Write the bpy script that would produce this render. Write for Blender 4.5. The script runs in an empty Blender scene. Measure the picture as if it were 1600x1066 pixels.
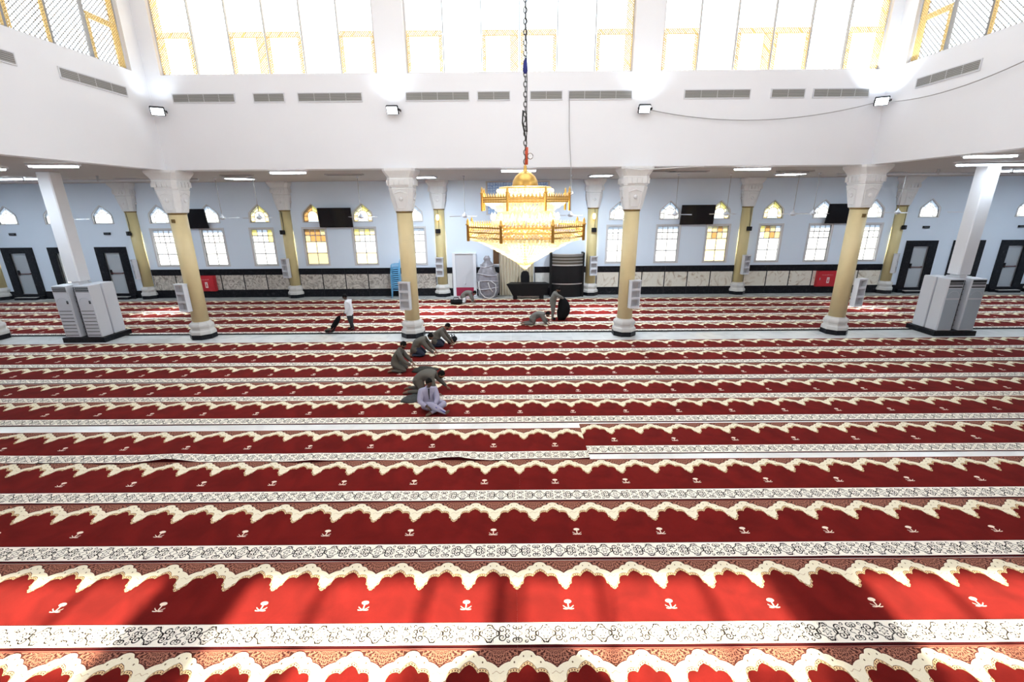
import bpy, math, random
from mathutils import Vector, Matrix
R = random.Random(7)
PI = math.pi
SC = bpy.context.scene
COL = SC.collection

# ------------------------------------------------------------------ camera
F_PX, PITCH, ROLL, YAW, CAM = 698.9, .2972, .0081, -.0017, Vector((-.2308, 0, 4.977))
cy_, sy_, cp_, sp_, cr_, sr_ = math.cos(YAW), math.sin(YAW), math.cos(PITCH), math.sin(PITCH), math.cos(ROLL), math.sin(ROLL)
fx = Vector((cy_, -sy_, 0)); fu = Vector((sp_*sy_, sp_*cy_, cp_)); ff = Vector((cp_*sy_, cp_*cy_, -sp_))
right = cr_*fx - sr_*fu; up = sr_*fx + cr_*fu
cam = bpy.data.objects.new('camera', bpy.data.cameras.new('camera'))
COL.objects.link(cam)
cam.matrix_world = Matrix(((right.x, up.x, -ff.x, CAM.x), (right.y, up.y, -ff.y, CAM.y), (right.z, up.z, -ff.z, CAM.z), (0, 0, 0, 1)))
cam.data.sensor_fit = 'HORIZONTAL'; cam.data.sensor_width = 36
cam.data.lens = F_PX/1600*36
cam.data.clip_end = 500; cam.data.clip_start = .05
SC.camera = cam

# ------------------------------------------------------------------ world, sun, exposure
W = bpy.data.worlds.new('sky'); SC.world = W; W.use_nodes = True
bg = W.node_tree.nodes['Background']
bg.inputs[0].default_value = (.79, .90, 1, 1); bg.inputs[1].default_value = 3.0
sun = bpy.data.objects.new('sun', bpy.data.lights.new('sun', 'SUN')); COL.objects.link(sun)
sun.data.energy = 31; sun.data.angle = math.radians(.9); sun.data.color = (1, .87, .64)
sdir = Vector((-.3/12, -1, -.775)).normalized()
sun.rotation_euler = sdir.to_track_quat('-Z', 'Y').to_euler()
vs = SC.view_settings
vs.view_transform = 'Standard'; vs.look = 'None'; vs.gamma = 1; vs.use_curve_mapping = False
vs.exposure = .27
SC.cycles.use_denoising = True
SC.cycles.max_bounces = 8; SC.cycles.diffuse_bounces = 5; SC.cycles.transparent_max_bounces = 16
SC.cycles.sample_clamp_indirect = 6
SC.cycles.caustics_reflective = False; SC.cycles.caustics_refractive = False

# ------------------------------------------------------------------ helpers
class MB:
    """collects shapes, each face with a material slot"""
    def __init__(s): s.v = []; s.f = []; s.m = []; s.sm = []
    def add(s, vs_, fs, m=0, smooth=False, M=None):
        b = len(s.v)
        s.v += [tuple(M @ Vector(p)) if M else tuple(p) for p in vs_]
        for f in fs: s.f.append([b+i for i in f]); s.m.append(m); s.sm.append(smooth)
        return s
    def box(s, x0, x1, y0, y1, z0, z1, m=0, M=None):
        return s.add([(x0,y0,z0),(x1,y0,z0),(x1,y1,z0),(x0,y1,z0),(x0,y0,z1),(x1,y0,z1),(x1,y1,z1),(x0,y1,z1)],
            [(0,3,2,1),(4,5,6,7),(0,1,5,4),(1,2,6,5),(2,3,7,6),(3,0,4,7)], m, False, M)
    def rbox(s, x0, x1, y0, y1, z0, z1, b, m=0, M=None):
        """box with chamfered vertical edges and softened top"""
        def ring(i, z): return [(x0+b,y0+i,z),(x1-b,y0+i,z),(x1-i,y0+b,z),(x1-i,y1-b,z),(x1-b,y1-i,z),(x0+b,y1-i,z),(x0+i,y1-b,z),(x0+i,y0+b,z)]
        return s.loft([ring(b*.5, z0), ring(0, z0+b*.6), ring(0, z1-b*.6), ring(b*.5, z1)], m, False, M)
    def loft(s, rings, m=0, smooth=False, M=None, caps=True, closed=True):
        n = len(rings[0]); vs_ = [p for r in rings for p in r]; fs = []
        for k in range(len(rings)-1):
            for i in range(n if closed else n-1):
                j = (i+1) % n; fs.append((k*n+i, k*n+j, (k+1)*n+j, (k+1)*n+i))
        if caps and closed: fs.append(tuple(range(n))[::-1]); fs.append(tuple((len(rings)-1)*n+i for i in range(n)))
        return s.add(vs_, fs, m, smooth, M)
    def tube(s, pts, r, n=8, m=0, smooth=True, M=None):
        pts = [Vector(p) for p in pts]; rr = r if isinstance(r, (list, tuple)) else [r]*len(pts); rings = []
        for i, p in enumerate(pts):
            t = (pts[min(i+1, len(pts)-1)] - pts[max(i-1, 0)])
            t = t.normalized() if t.length > 1e-9 else Vector((0,0,1))
            a = t.cross(Vector((0,0,1)) if abs(t.z) < .9 else Vector((1,0,0))).normalized(); b = t.cross(a)
            rings.append([tuple(p + rr[i]*(a*math.cos(2*PI*k/n) + b*math.sin(2*PI*k/n))) for k in range(n)])
        return s.loft(rings, m, smooth, M)
    def lathe(s, prof, n=24, m=0, smooth=True, c=(0,0,0), M=None, rot=0):
        rings = [[(c[0]+r*math.cos(2*PI*k/n+rot), c[1]+r*math.sin(2*PI*k/n+rot), c[2]+z) for k in range(n)] for r, z in prof]
        return s.loft(rings, m, smooth, M)
    def ball(s, c, r, n=12, m=0, sc=(1,1,1), M=None):
        k = n//2; rings = []
        for i in range(k+1):
            a = -PI/2 + PI*i/k; q = max(math.cos(a), .02)
            rings.append([(c[0]+r*sc[0]*q*math.cos(2*PI*j/n), c[1]+r*sc[1]*q*math.sin(2*PI*j/n), c[2]+r*sc[2]*math.sin(a)) for j in range(n)])
        return s.loft(rings, m, True, M)
    def prism(s, poly, y0, y1, m=0, M=None):
        """polygon given in x,z pushed from y0 to y1"""
        return s.loft([[(x,y0,z) for x,z in poly], [(x,y1,z) for x,z in poly]], m, False, M)
    def build(s, name, mats, parent=None, loc=None):
        me = bpy.data.meshes.new(name); me.from_pydata(s.v, [], s.f)
        for mt in (mats if isinstance(mats, (list, tuple)) else [mats]): me.materials.append(mt)
        me.polygons.foreach_set('material_index', s.m); me.polygons.foreach_set('use_smooth', s.sm)
        import bmesh
        bm = bmesh.new(); bm.from_mesh(me); bmesh.ops.recalc_face_normals(bm, faces=bm.faces); bm.to_mesh(me); bm.free()
        return link(name, me, parent, loc)
def link(name, me, parent=None, loc=None):
    o = bpy.data.objects.new(name, me); COL.objects.link(o)
    if parent: o.parent = parent
    if loc: o.location = loc
    return o
def tag(o, label, cat, group=None, kind=None):
    o['label'] = label; o['category'] = cat
    if group: o['group'] = group
    if kind: o['kind'] = kind
    return o
def thing(name, label, cat, loc=(0,0,0), rz=0, group=None, kind=None):
    o = bpy.data.objects.new(name, None); COL.objects.link(o); o.location = loc; o.rotation_euler = (0,0,rz); o.empty_display_size = .1
    return tag(o, label, cat, group, kind)
def struct(o): o['kind'] = 'structure'; return o
def dup(root, loc, rz=None, label=None):
    """a copy of a thing with copies of its parts and sub-parts"""
    r = root.copy(); COL.objects.link(r); r.location = loc
    if rz is not None: r.rotation_euler = (0,0,rz)
    if label: r['label'] = label
    for ch in root.children:
        c = ch.copy(); COL.objects.link(c); c.parent = r
        for g in ch.children:
            d = g.copy(); COL.objects.link(d); d.parent = c
    return r
def plate(name, outer, holes, y0, y1, mat, parent=None, M=None):
    """a wall in x,z with holes, from y0 to y1"""
    cu = bpy.data.curves.new('outline', 'CURVE'); cu.dimensions = '2D'; cu.fill_mode = 'BOTH'; cu.extrude = abs(y1-y0)/2
    for lp in [outer]+holes:
        sp = cu.splines.new('POLY'); sp.points.add(len(lp)-1); sp.use_cyclic_u = True
        for p, (x, z) in zip(sp.points, lp): p.co = (x, z, 0, 1)
    ob = bpy.data.objects.new('outline', cu); me = bpy.data.meshes.new_from_object(ob)
    bpy.data.objects.remove(ob); bpy.data.curves.remove(cu)
    T = Matrix(((1,0,0,0),(0,0,-1,(y0+y1)/2),(0,1,0,0),(0,0,0,1)))
    me.transform(M @ T if M else T); me.name = name
    me.materials.clear(); me.materials.append(mat)
    me.polygons.foreach_set('material_index', [0]*len(me.polygons)); me.polygons.foreach_set('use_smooth', [False]*len(me.polygons))
    return link(name, me, parent)
def rect(x0, x1, z0, z1): return [(x0,z0),(x1,z0),(x1,z1),(x0,z1)]
ORD = ['first','second','third','fourth','fifth','sixth','seventh','eighth','ninth','tenth','eleventh','twelfth']

# ------------------------------------------------------------------ materials
def mat(name, col, rough=.6, metal=0, var=0, scale=4, spec=.5, emit=None, es=0, sheen=0, bump=0, bscale=40):
    m = bpy.data.materials.new(name); m.use_nodes = True; nt = m.node_tree; b = nt.nodes['Principled BSDF']
    b.inputs['Base Color'].default_value = (*col, 1); b.inputs['Roughness'].default_value = rough; b.inputs['Metallic'].default_value = metal
    b.inputs['Specular IOR Level'].default_value = spec
    if sheen: b.inputs['Sheen Weight'].default_value = sheen
    if emit: b.inputs['Emission Color'].default_value = (*emit, 1); b.inputs['Emission Strength'].default_value = es
    tc = nt.nodes.new('ShaderNodeTexCoord')
    if var:
        nz = nt.nodes.new('ShaderNodeTexNoise'); nz.inputs['Scale'].default_value = scale; nz.inputs['Detail'].default_value = 5
        nt.links.new(tc.outputs['Object'], nz.inputs['Vector'])
        mx = nt.nodes.new('ShaderNodeMix'); mx.data_type = 'RGBA'
        mx.inputs[6].default_value = (*[c*(1-var) for c in col], 1); mx.inputs[7].default_value = (*[min(1, c*(1+var)) for c in col], 1)
        nt.links.new(nz.outputs['Fac'], mx.inputs[0]); nt.links.new(mx.outputs[2], b.inputs['Base Color'])
    if bump:
        nz = nt.nodes.new('ShaderNodeTexNoise'); nz.inputs['Scale'].default_value = bscale; nt.links.new(tc.outputs['Object'], nz.inputs['Vector'])
        bp = nt.nodes.new('ShaderNodeBump'); bp.inputs['Strength'].default_value = bump; bp.inputs['Distance'].default_value = .02
        nt.links.new(nz.outputs['Fac'], bp.inputs['Height']); nt.links.new(bp.outputs['Normal'], b.inputs['Normal'])
    return m
def marble(name, c0, c1, c2, scale=1.4, rough=.25, dist=2.5, lo=.42, hi=.6, spec=.5):
    """veined stone: distorted noise through a ramp"""
    m = bpy.data.materials.new(name); m.use_nodes = True; nt = m.node_tree; b = nt.nodes['Principled BSDF']; b.inputs['Roughness'].default_value = rough
    b.inputs['Specular IOR Level'].default_value = spec
    tc = nt.nodes.new('ShaderNodeTexCoord'); oi = nt.nodes.new('ShaderNodeObjectInfo')
    ad = nt.nodes.new('ShaderNodeVectorMath'); ad.operation = 'MULTIPLY_ADD'; ad.inputs[1].default_value = (1,1,1)
    cb = nt.nodes.new('ShaderNodeVectorMath'); cb.operation = 'SCALE'; cb.inputs[0].default_value = (37,11,23)
    nt.links.new(oi.outputs['Random'], cb.inputs['Scale']); nt.links.new(tc.outputs['Object'], ad.inputs[0]); nt.links.new(cb.outputs[0], ad.inputs[2])
    nz = nt.nodes.new('ShaderNodeTexNoise'); nz.inputs['Scale'].default_value = scale; nz.inputs['Detail'].default_value = 6; nz.inputs['Distortion'].default_value = dist
    nt.links.new(ad.outputs[0], nz.inputs['Vector'])
    rp = nt.nodes.new('ShaderNodeValToRGB'); e = rp.color_ramp.elements
    e[0].position = lo; e[0].color = (*c0,1); e[1].position = hi; e[1].color = (*c2,1)
    q = e.new((lo+hi)/2); q.color = (*c1,1)
    nt.links.new(nz.outputs['Fac'], rp.inputs[0]); nt.links.new(rp.outputs[0], b.inputs['Base Color'])
    return m
def frosted(name, col, clear=.25):
    """thin obscure glass: scatters daylight through, some reflection"""
    m = bpy.data.materials.new(name); m.use_nodes = True; nt = m.node_tree; nt.nodes.remove(nt.nodes['Principled BSDF']); out = nt.nodes['Material Output']
    tl = nt.nodes.new('ShaderNodeBsdfTranslucent'); tl.inputs[0].default_value = (*col,1)
    tp = nt.nodes.new('ShaderNodeBsdfTransparent'); tp.inputs[0].default_value = (*col,1)
    gl = nt.nodes.new('ShaderNodeBsdfGlossy'); gl.inputs['Roughness'].default_value = .2
    a = nt.nodes.new('ShaderNodeMixShader'); a.inputs[0].default_value = clear
    c = nt.nodes.new('ShaderNodeMixShader'); c.inputs[0].default_value = .04
    nt.links.new(tl.outputs[0], a.inputs[1]); nt.links.new(tp.outputs[0], a.inputs[2])
    nt.links.new(a.outputs[0], c.inputs[1]); nt.links.new(gl.outputs[0], c.inputs[2]); nt.links.new(c.outputs[0], out.inputs[0])
    return m
def clearglass(name, col=(1,1,1)):
    m = bpy.data.materials.new(name); m.use_nodes = True; nt = m.node_tree; nt.nodes.remove(nt.nodes['Principled BSDF']); out = nt.nodes['Material Output']
    tp = nt.nodes.new('ShaderNodeBsdfTransparent'); tp.inputs[0].default_value = (*col,1)
    gl = nt.nodes.new('ShaderNodeBsdfGlossy'); gl.inputs['Roughness'].default_value = .03
    a = nt.nodes.new('ShaderNodeMixShader'); a.inputs[0].default_value = .03
    nt.links.new(tp.outputs[0], a.inputs[1]); nt.links.new(gl.outputs[0], a.inputs[2]); nt.links.new(a.outputs[0], out.inputs[0])
    return m
WHITE = mat('white_paint', (.785,.805,.85), .55, var=.02, scale=.8)
BLUEWHITE = mat('pale_blue_paint', (.71,.81,.935), .55, var=.02, scale=.8)
CEIL = mat('ceiling_board', (.42,.395,.385), .7, var=.03, scale=2)
PLASTER = mat('carved_plaster', (.76,.77,.78), .7, var=.05, scale=9, bump=.25, bscale=18)
CREAM = mat('cream_column_paint', (.69,.565,.315), .45, var=.06, scale=3)
CREAMW = mat('yellow_column_paint', (.66,.56,.29), .45, var=.06, scale=3)
BRASS = mat('dark_brass', (.25,.16,.06), .4, .7)
STONE = mat('grey_base_stone', (.60,.59,.57), .4, var=.08, scale=6)
GRANITE = marble('black_granite', (.006,.007,.010), (.012,.013,.017), (.035,.035,.04), 9, .3, 1, .45, .75, .22)
MARBLE = marble('veined_marble', (.22,.19,.17), (.44,.41,.37), (.60,.56,.51), 3.0, .3, 2.6, .34, .62)
MARBLEW = marble('cream_veined_marble', (.42,.33,.25), (.66,.61,.52), (.74,.71,.63), 1.6, .3, 3.0, .32, .52)
FLOORM = marble('white_floor_marble', (.52,.53,.53), (.60,.61,.61), (.64,.65,.65), 1.0, .32, 2, .35, .6)
FLOORG = marble('grey_floor_marble', (.40,.41,.40), (.50,.51,.50), (.56,.57,.56), 1.0, .2, 2, .35, .6)
GOLD = mat('gold_metal', (.84,.62,.28), .28, .85)
GOLDD = mat('dark_gold_metal', (.62,.38,.10), .35, .8)
GOLDP = mat('gold_lattice_paint', (.86,.64,.26), .5, .1)
FAINT = mat('pale_lattice_paint', (.70,.62,.42), .5)
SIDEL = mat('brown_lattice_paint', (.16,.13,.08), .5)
SILVER = mat('aluminium', (.62,.62,.63), .35, .8)
FRAMEW = mat('white_window_frame', (.60,.60,.62), .45)
DARKBAR = mat('grey_window_bar', (.20,.19,.19), .5)
MULL = mat('grey_mullion', (.30,.30,.30), .6)
GLASS = clearglass('clear_window_glass')
FROST = frosted('frosted_white_glass', (.50,.52,.54), .1)
FROSTY = frosted('frosted_yellow_glass', (.58,.52,.27), .1)
FROSTC = frosted('frosted_cream_glass', (.52,.48,.36), .1)
FROSTP = frosted('frosted_peach_glass', (.34,.25,.15), .1)
FROSTB = frosted('frosted_buff_glass', (.42,.38,.27), .1)
TUBE = mat('lit_tube', (1,1,1), .5, emit=(.82,.92,1), es=14)
BLACK = mat('black_plastic', (.009,.009,.011), .45, spec=.25)
SCREEN = mat('dark_screen', (.008,.009,.012), .12)
ACW = mat('white_enamel', (.64,.66,.71), .4)
ACG = mat('blue_grey_enamel', (.42,.49,.56), .4)
DARK = mat('dark_slot', (.03,.035,.04), .6)
VENTG = mat('vent_grey', (.34,.34,.33), .5)
REDP = mat('red_enamel', (.50,.022,.035), .4)
DOORG = mat('grey_door_panel', (.42,.46,.50), .4)
CABLE = mat('grey_cable', (.35,.35,.36), .6)
CABLEW = mat('white_cable', (.66,.66,.67), .6)

# ------------------------------------------------------------------ room shell
XF = 30.5           # half width of the hall
YW = 25.2           # face of the far wall
YA = 16.7           # face of the clerestory wall above the columns
ZB = 6.2            # underside of beams and aisle ceiling
XA = 12.3           # inner faces of the clerestory side walls
YR = -8.3           # rear of the hall
FLOORB = marble('bright_floor_marble', (.74,.74,.72), (.80,.80,.78), (.83,.83,.81), 1.0, .3, 2, .35, .6)  # same stone as the strip tiles, colour lightened to stand for overexposure
fl = struct(MB().box(-XF, XF, YR, YW+.3, -.2, 0).build('floor', FLOORB))
for i in range(51):
    x = -30.3 + i*1.2
    MB().box(x+.006, x+1.194, 16.26, 17.40, 0, .004).build('tile', FLOORM, fl)
    MB().box(x+.006, x+1.194, 24.18, 25.195, 0, .004).build('tile', FLOORG, fl)
def rmirror(h): return h
BAYS = [-16.667, -8.333, 8.333, 16.667]
WX = [b+d for b in BAYS for d in (-2.72, 0, 2.72)]
DX = [-27.65, -25.07, -22.45, 22.4, 25.0, 27.65]
ARCH = [(-.5,0),(.5,0),(.5,.38),(.475,.49),(.40,.575),(.22,.74),(0,.92),(-.22,.74),(-.40,.575),(-.475,.49),(-.5,.38)]
AZ = 4.13
holes = [rect(x-.57, x+.57, 1.83, 3.76) for x in WX] + [[(x+a, AZ+b) for a, b in ARCH] for x in WX+DX] + [rect(x-.46, x+.46, .28, 2.56) for x in DX]
wf = struct(plate('wall_far', rect(-XF, XF, 0, 6.4), holes, YW, YW+.3, BLUEWHITE))
struct(MB().box(-XF-.3, -XF, YR, YW+.3, 0, 6.4).build('wall_left', BLUEWHITE))
struct(MB().box(XF, XF+.3, YR, YW+.3, 0, 6.4).build('wall_right', BLUEWHITE))
struct(MB().box(-XF, XF, YA+.7, YW+.3, ZB, ZB+.2).build('ceiling', CEIL))
struct(MB().box(-XF, -XA-.42, YR, YA+.7, ZB, ZB+.2).build('ceiling', CEIL))
struct(MB().box(XA+.42, XF, YR, YA+.7, ZB, ZB+.2).build('ceiling', CEIL))
ZS, ZT, ZR = 9.13, 12.6, 13.6      # sill, window head, roof
FW = [(-11.8,-4.64), (-3.67,3.79), (4.72,11.95)]
plate('x', rect(0,1,0,1), [], 0, .1, WHITE); bpy.data.objects.remove(bpy.data.objects['x'])
struct(plate('wall_clerestory_far', rect(-XA-.4, XA+.4, ZB, ZR), [rect(a, b, ZS, ZT) for a, b in FW], YA, YA+.4, WHITE))
struct(MB().box(-XA-.4, XA+.4, YA+.4, YA+.75, ZB, ZB+.6).build('beam', WHITE)).name = 'trim_1'
SW = [(9.0, 16.15), (.8, 8.0), (-7.6, -.2)]
MLx = Matrix(((0,-1,0,-XA),(1,0,0,0),(0,0,1,0),(0,0,0,1)))     # local x -> world y, local y -> world -x
MRx = Matrix(((0,1,0,XA),(1,0,0,0),(0,0,1,0),(0,0,0,1)))
for nm, M in (('wall_clerestory_left', MLx), ('wall_clerestory_right', MRx)):
    struct(plate(nm, rect(YR, YA, ZB, ZR), [rect(a, b, ZS, ZT) for a, b in SW], 0, .4, WHITE, M=M))
struct(plate('wall_rear', rect(-XF, XF, 0, ZR), [rect(a, b, ZS, 10.6) for a, b in FW] + [rect(x-.9, x+.9, 1.2, 4.6) for x in (-27,-20,20,27)], YR-.4, YR, WHITE))  # unseen wall; its window openings are sized to set the room light
# the gallery the view is taken from, unseen below the camera, dark red slab added to cut sun bounce
struct(MB().box(-XA, XA, YR, 1.0, 3.05, 3.30).build('floor_gallery', mat('gallery_carpet', (.12,.008,.007), .95)))
# roof over the court, with an unseen skylight added and sized for ambient light
rf = MB()
for x0, x1, y0, y1 in ((-XA-.4,-5.5,YR,YA+.4), (5.5,XA+.4,YR,YA+.4), (-5.5,5.5,YR,3.0), (-5.5,5.5,11.5,YA+.4)): rf.box(x0, x1, y0, y1, ZR, ZR+.25)
rf.box(-5.5, 5.5, 8.55, 8.85, ZR, ZR+.3); rf.box(-.15, .15, 3.0, 11.5, ZR, ZR+.3)
struct(rf.build('ceiling', WHITE))
sk = MB().box(-5.5, 5.5, 3.0, 11.5, ZR+.3, ZR+.32)
struct(sk.build('window_40', GLASS))

# ------------------------------------------------------------------ clerestory windows
def net(x0, x1, z0, z1, p, w, d=.012):
    """diamond net of thin bars filling a rectangle, in x,z"""
    mb = MB()
    for sgn in (1, -1):
        k = math.floor((x0 - sgn*z1 if sgn > 0 else x0+z0)/p) - 1; c = k*p
        hi = (x1-z0) if sgn > 0 else x1+z1
        while c < hi:
            # x = c + sgn*z
            za, zb = sorted(((x0-c)*sgn, (x1-c)*sgn)); za = max(za, z0); zb = min(zb, z1)
            if zb-za > .01:
                a = (c+sgn*za, za); b = (c+sgn*zb, zb); n = (w*.35355, -sgn*w*.35355)
                q = [(a[0]+n[0],a[1]+n[1]),(b[0]+n[0],b[1]+n[1]),(b[0]-n[0],b[1]-n[1]),(a[0]-n[0],a[1]-n[1])]
                mb.add([(x,-d/2,z) for x, z in q]+[(x,d/2,z) for x, z in q], [(0,1,2,3),(7,6,5,4),(0,1,5,4),(2,3,7,6)])
            c += p
    return mb
wn = [0]
def clerestory(x0, x1, M, wide_l, wide_r, screen, pitch):
    wn[0] += 1
    r = bpy.data.objects.new('window_%d' % wn[0], None); COL.objects.link(r); r.matrix_world = M; struct(r)
    n = 6; w = (x1-x0)/n
    fr = MB()
    for a in (x0, x1-.06): fr.box(a, a+.06, .12, .22, ZS, ZT)
    fr.box(x0, x1, .12, .22, ZS, ZS+.05); fr.box(x0, x1, .12, .22, ZT-.06, ZT)
    fr.build('frame', FRAMEW, r)
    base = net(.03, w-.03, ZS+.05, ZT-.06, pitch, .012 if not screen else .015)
    me = base.build('lattice_screen', FAINT if not screen else SIDEL, r).data; bpy.data.objects.remove(r.children[-1]) if False else None
    first = [c for c in r.children if c.name.startswith('lattice_screen')][0]; first.location = (x0, .2, 0); first['kind'] = 'stuff'
    for i in range(n):
        a = x0+i*w
        if i:
            o = link('lattice_screen', me, r, (a, .2, 0)); o['kind'] = 'stuff'
            MB().box(a-.011, a+.011, .10, .22, ZS+.05, ZT-.06).build('mullion', MULL, r)
        MB().box(a+.02, a+w-.02, .165, .173, ZS+.04, ZT-.05).build('pane', GLASS, r)
        if i in (0, 2, 3, 5):
            sash = MB(); zb = ZS+1.1
            wl = .24 if (i == 0 and wide_l) else .10; wr = .24 if (i == 5 and wide_r) else (.26 if i == 2 else .10)
            sb = net(a+.04, a+.04+wl, ZS+.06, zb, .07, .021, .02)
            for q in (net(a+w-.04-wr, a+w-.04, ZS+.06, zb, .07, .021, .02), net(a+.04, a+w-.04, zb, zb+.14, .07, .021, .02)):
                sb.add(q.v, q.f)
            for xa, xb, za, zc in ((a+.04,a+.055,ZS+.06,zb),(a+.04+wl-.015,a+.04+wl,ZS+.06,zb),(a+w-.04-wr,a+w-.025-wr,ZS+.06,zb),(a+w-.055,a+w-.04,ZS+.06,zb),(a+.04,a+w-.04,zb-.012,zb+.003),(a+.04,a+w-.04,zb+.137,zb+.152)):
                sb.box(xa, xb, -.012, .012, za, zc)
            o = sb.build('gold_border', GOLDP, r, (0, .13, 0)); o['kind'] = 'stuff'
        if (i == 0 and wide_l) or (i == 5 and wide_r):
            xa = a+.03 if i == 0 else a+w-.27
            g = net(xa, xa+.24, ZS+1.26, ZT-.06, .07, .019, .02); o = g.build('gold_border', GOLDP, r, (0, .13, 0)); o['kind'] = 'stuff'
    return r
I4 = Matrix.Translation((0, YA, 0))
for k, (a, b) in enumerate(FW): clerestory(a, b, I4, k == 0, k in (1, 2), 0, .17)
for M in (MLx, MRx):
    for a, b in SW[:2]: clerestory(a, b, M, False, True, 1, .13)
# ------------------------------------------------------------------ lower windows
def pane(poly, y, mt, parent): MB().prism(poly, y, y+.012).build('pane', mt, parent)
WARM = {3:1, 4:2, 8:3, 9:3, 2:3}
def small_window(x, k):
    wn[0] += 1
    r = bpy.data.objects.new('window_%d' % wn[0], None); COL.objects.link(r); r.location = (x, YW, 0); struct(r)
    cs = MB()
    for a, b, c, d in ((-.68,-.57,1.76,3.86),(.57,.68,1.76,3.86),(-.57,.57,3.76,3.86),(-.57,.57,1.76,1.83)): cs.box(a, b, -.03, .06, c, d)
    cs.build('casing', FRAMEW, r)
    b = MB(); y0, y1 = .05, .10
    zs = [1.83, 2.45, 3.07, 3.42, 3.76]
    for z in zs[1:-1]: b.box(-.57, .57, y0, y1, z-.02, z+.02)
    b.box(-.02, .02, y0, y1, 1.83, 3.76)
    for s in (-1, 1): b.box(s*.285-.016, s*.285+.016, y0, y1, 3.07, 3.76); b.box(s*.57-.02, s*.57+.02, y0, y1, 1.83, 3.76)
    for z in (1.84, 3.75): b.box(-.57, .57, y0, y1, z-.02, z+.02)
    b.build('frame', FRAMEW, r)
    t = WARM.get(k, 0) if k in WARM else -1
    for i in range(2):
        for j in range(2):
            m = FROST
            if k == 3: m = FROSTC if j else FROSTB
            if k == 4 and j == 0: m = FROSTC
            if k == 8: m = FROSTC
            pane(rect(-.57+i*.57+.015, i*.57-.015, zs[j]+.015, zs[j+1]-.015), .07, m, r)
    for i in range(4):
        for j in (2, 3):
            m = FROST
            if k == 3: m = [FROSTP, FROSTP, FROSTB, FROSTP][(i+j) % 4]
            elif k == 4: m = [FROSTY, FROSTC, FROSTC, FROSTY][(i*2+j) % 4] if j == 3 or i == 0 else FROST
            elif k == 8: m = [FROSTB, FROSTC, FROSTB, FROSTP][(i+3*j) % 4]
            elif k == 9: m = [FROSTP, FROSTB, FROST, FROSTY][(i+j) % 4]
            elif k == 2: m = FROSTY if i == 3 or (i == 0 and j == 3) else FROST
            pane(rect(-.57+i*.285+.012, -.57+(i+1)*.285-.012, zs[j]+.012, zs[j+1]-.012), .07, m, r)
INNER = [(-.28,.05),(.28,.05)] + [(.28*math.cos(a*PI/10), .30+.28*math.sin(a*PI/10)) for a in range(0, 11)]
def arch_window(x, k):
    wn[0] += 1
    r = bpy.data.objects.new('window_%d' % wn[0], None); COL.objects.link(r); r.location = (x, YW, AZ); struct(r)
    big = [(a*1.12, b*1.08-.03) for a, b in ARCH]
    plate('casing', big, [ARCH], -.03, .05, FRAMEW, r)
    plain = k is None
    bar = FRAMEW if (plain or k in (0, 1, 10, 11, 5)) else DARKBAR
    b = MB(); w = .016
    b.tube([(p[0], .07, p[1]) for p in INNER[1:]+[INNER[0]]], w, 6, smooth=False)
    for a, c in (((0,.58),(0,.9)), ((.2,.50),(.40,.58)), ((-.2,.50),(-.40,.58)), ((-.5,.05),(.5,.05)), ((.28,.3),(.5,.3)), ((-.28,.3),(-.5,.3))):
        b.tube([(a[0],.07,a[1]),(c[0],.07,c[1])], w, 6, smooth=False)
    b.tube([(p[0]*.985,.07,p[1]*.985+.006) for p in ARCH+ARCH[:1]], w, 6, smooth=False)
    b.build('frame', bar, r)
    warm = k in (2, 3, 4, 8, 9)
    mo = {3:FROSTP, 4:FROSTC, 2:FROSTC, 8:FROSTC, 9:FROSTC}.get(k, FROST); mi = {3:FROSTC}.get(k, FROST)
    pane(INNER, .066, mi, r)
    arcR = [(.28*math.cos(t), .30+.28*math.sin(t)) for t in (0, .26, .52, .785)]; arcT = [(.28*math.cos(t), .30+.28*math.sin(t)) for t in (.785, 1.05, 1.3, PI/2)]
    for s in (1, -1):
        pane([(s*p[0], p[1]) for p in [(.5,.3),(.5,.38),(.475,.49),(.40,.575)]+arcR[::-1]], .066, mo, r)
        pane([(s*p[0], p[1]) for p in [(.40,.575),(.22,.74),(0,.92)]+arcT[::-1]], .066, FROSTY if warm and s > 0 else mo, r)
        pane([(s*p[0], p[1]) for p in [(.28,0),(.5,0),(.5,.3),(.28,.3)]], .066, mo, r)
for k, x in enumerate(WX): small_window(x, k); arch_window(x, k)
for x in DX: arch_window(x, None)

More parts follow.
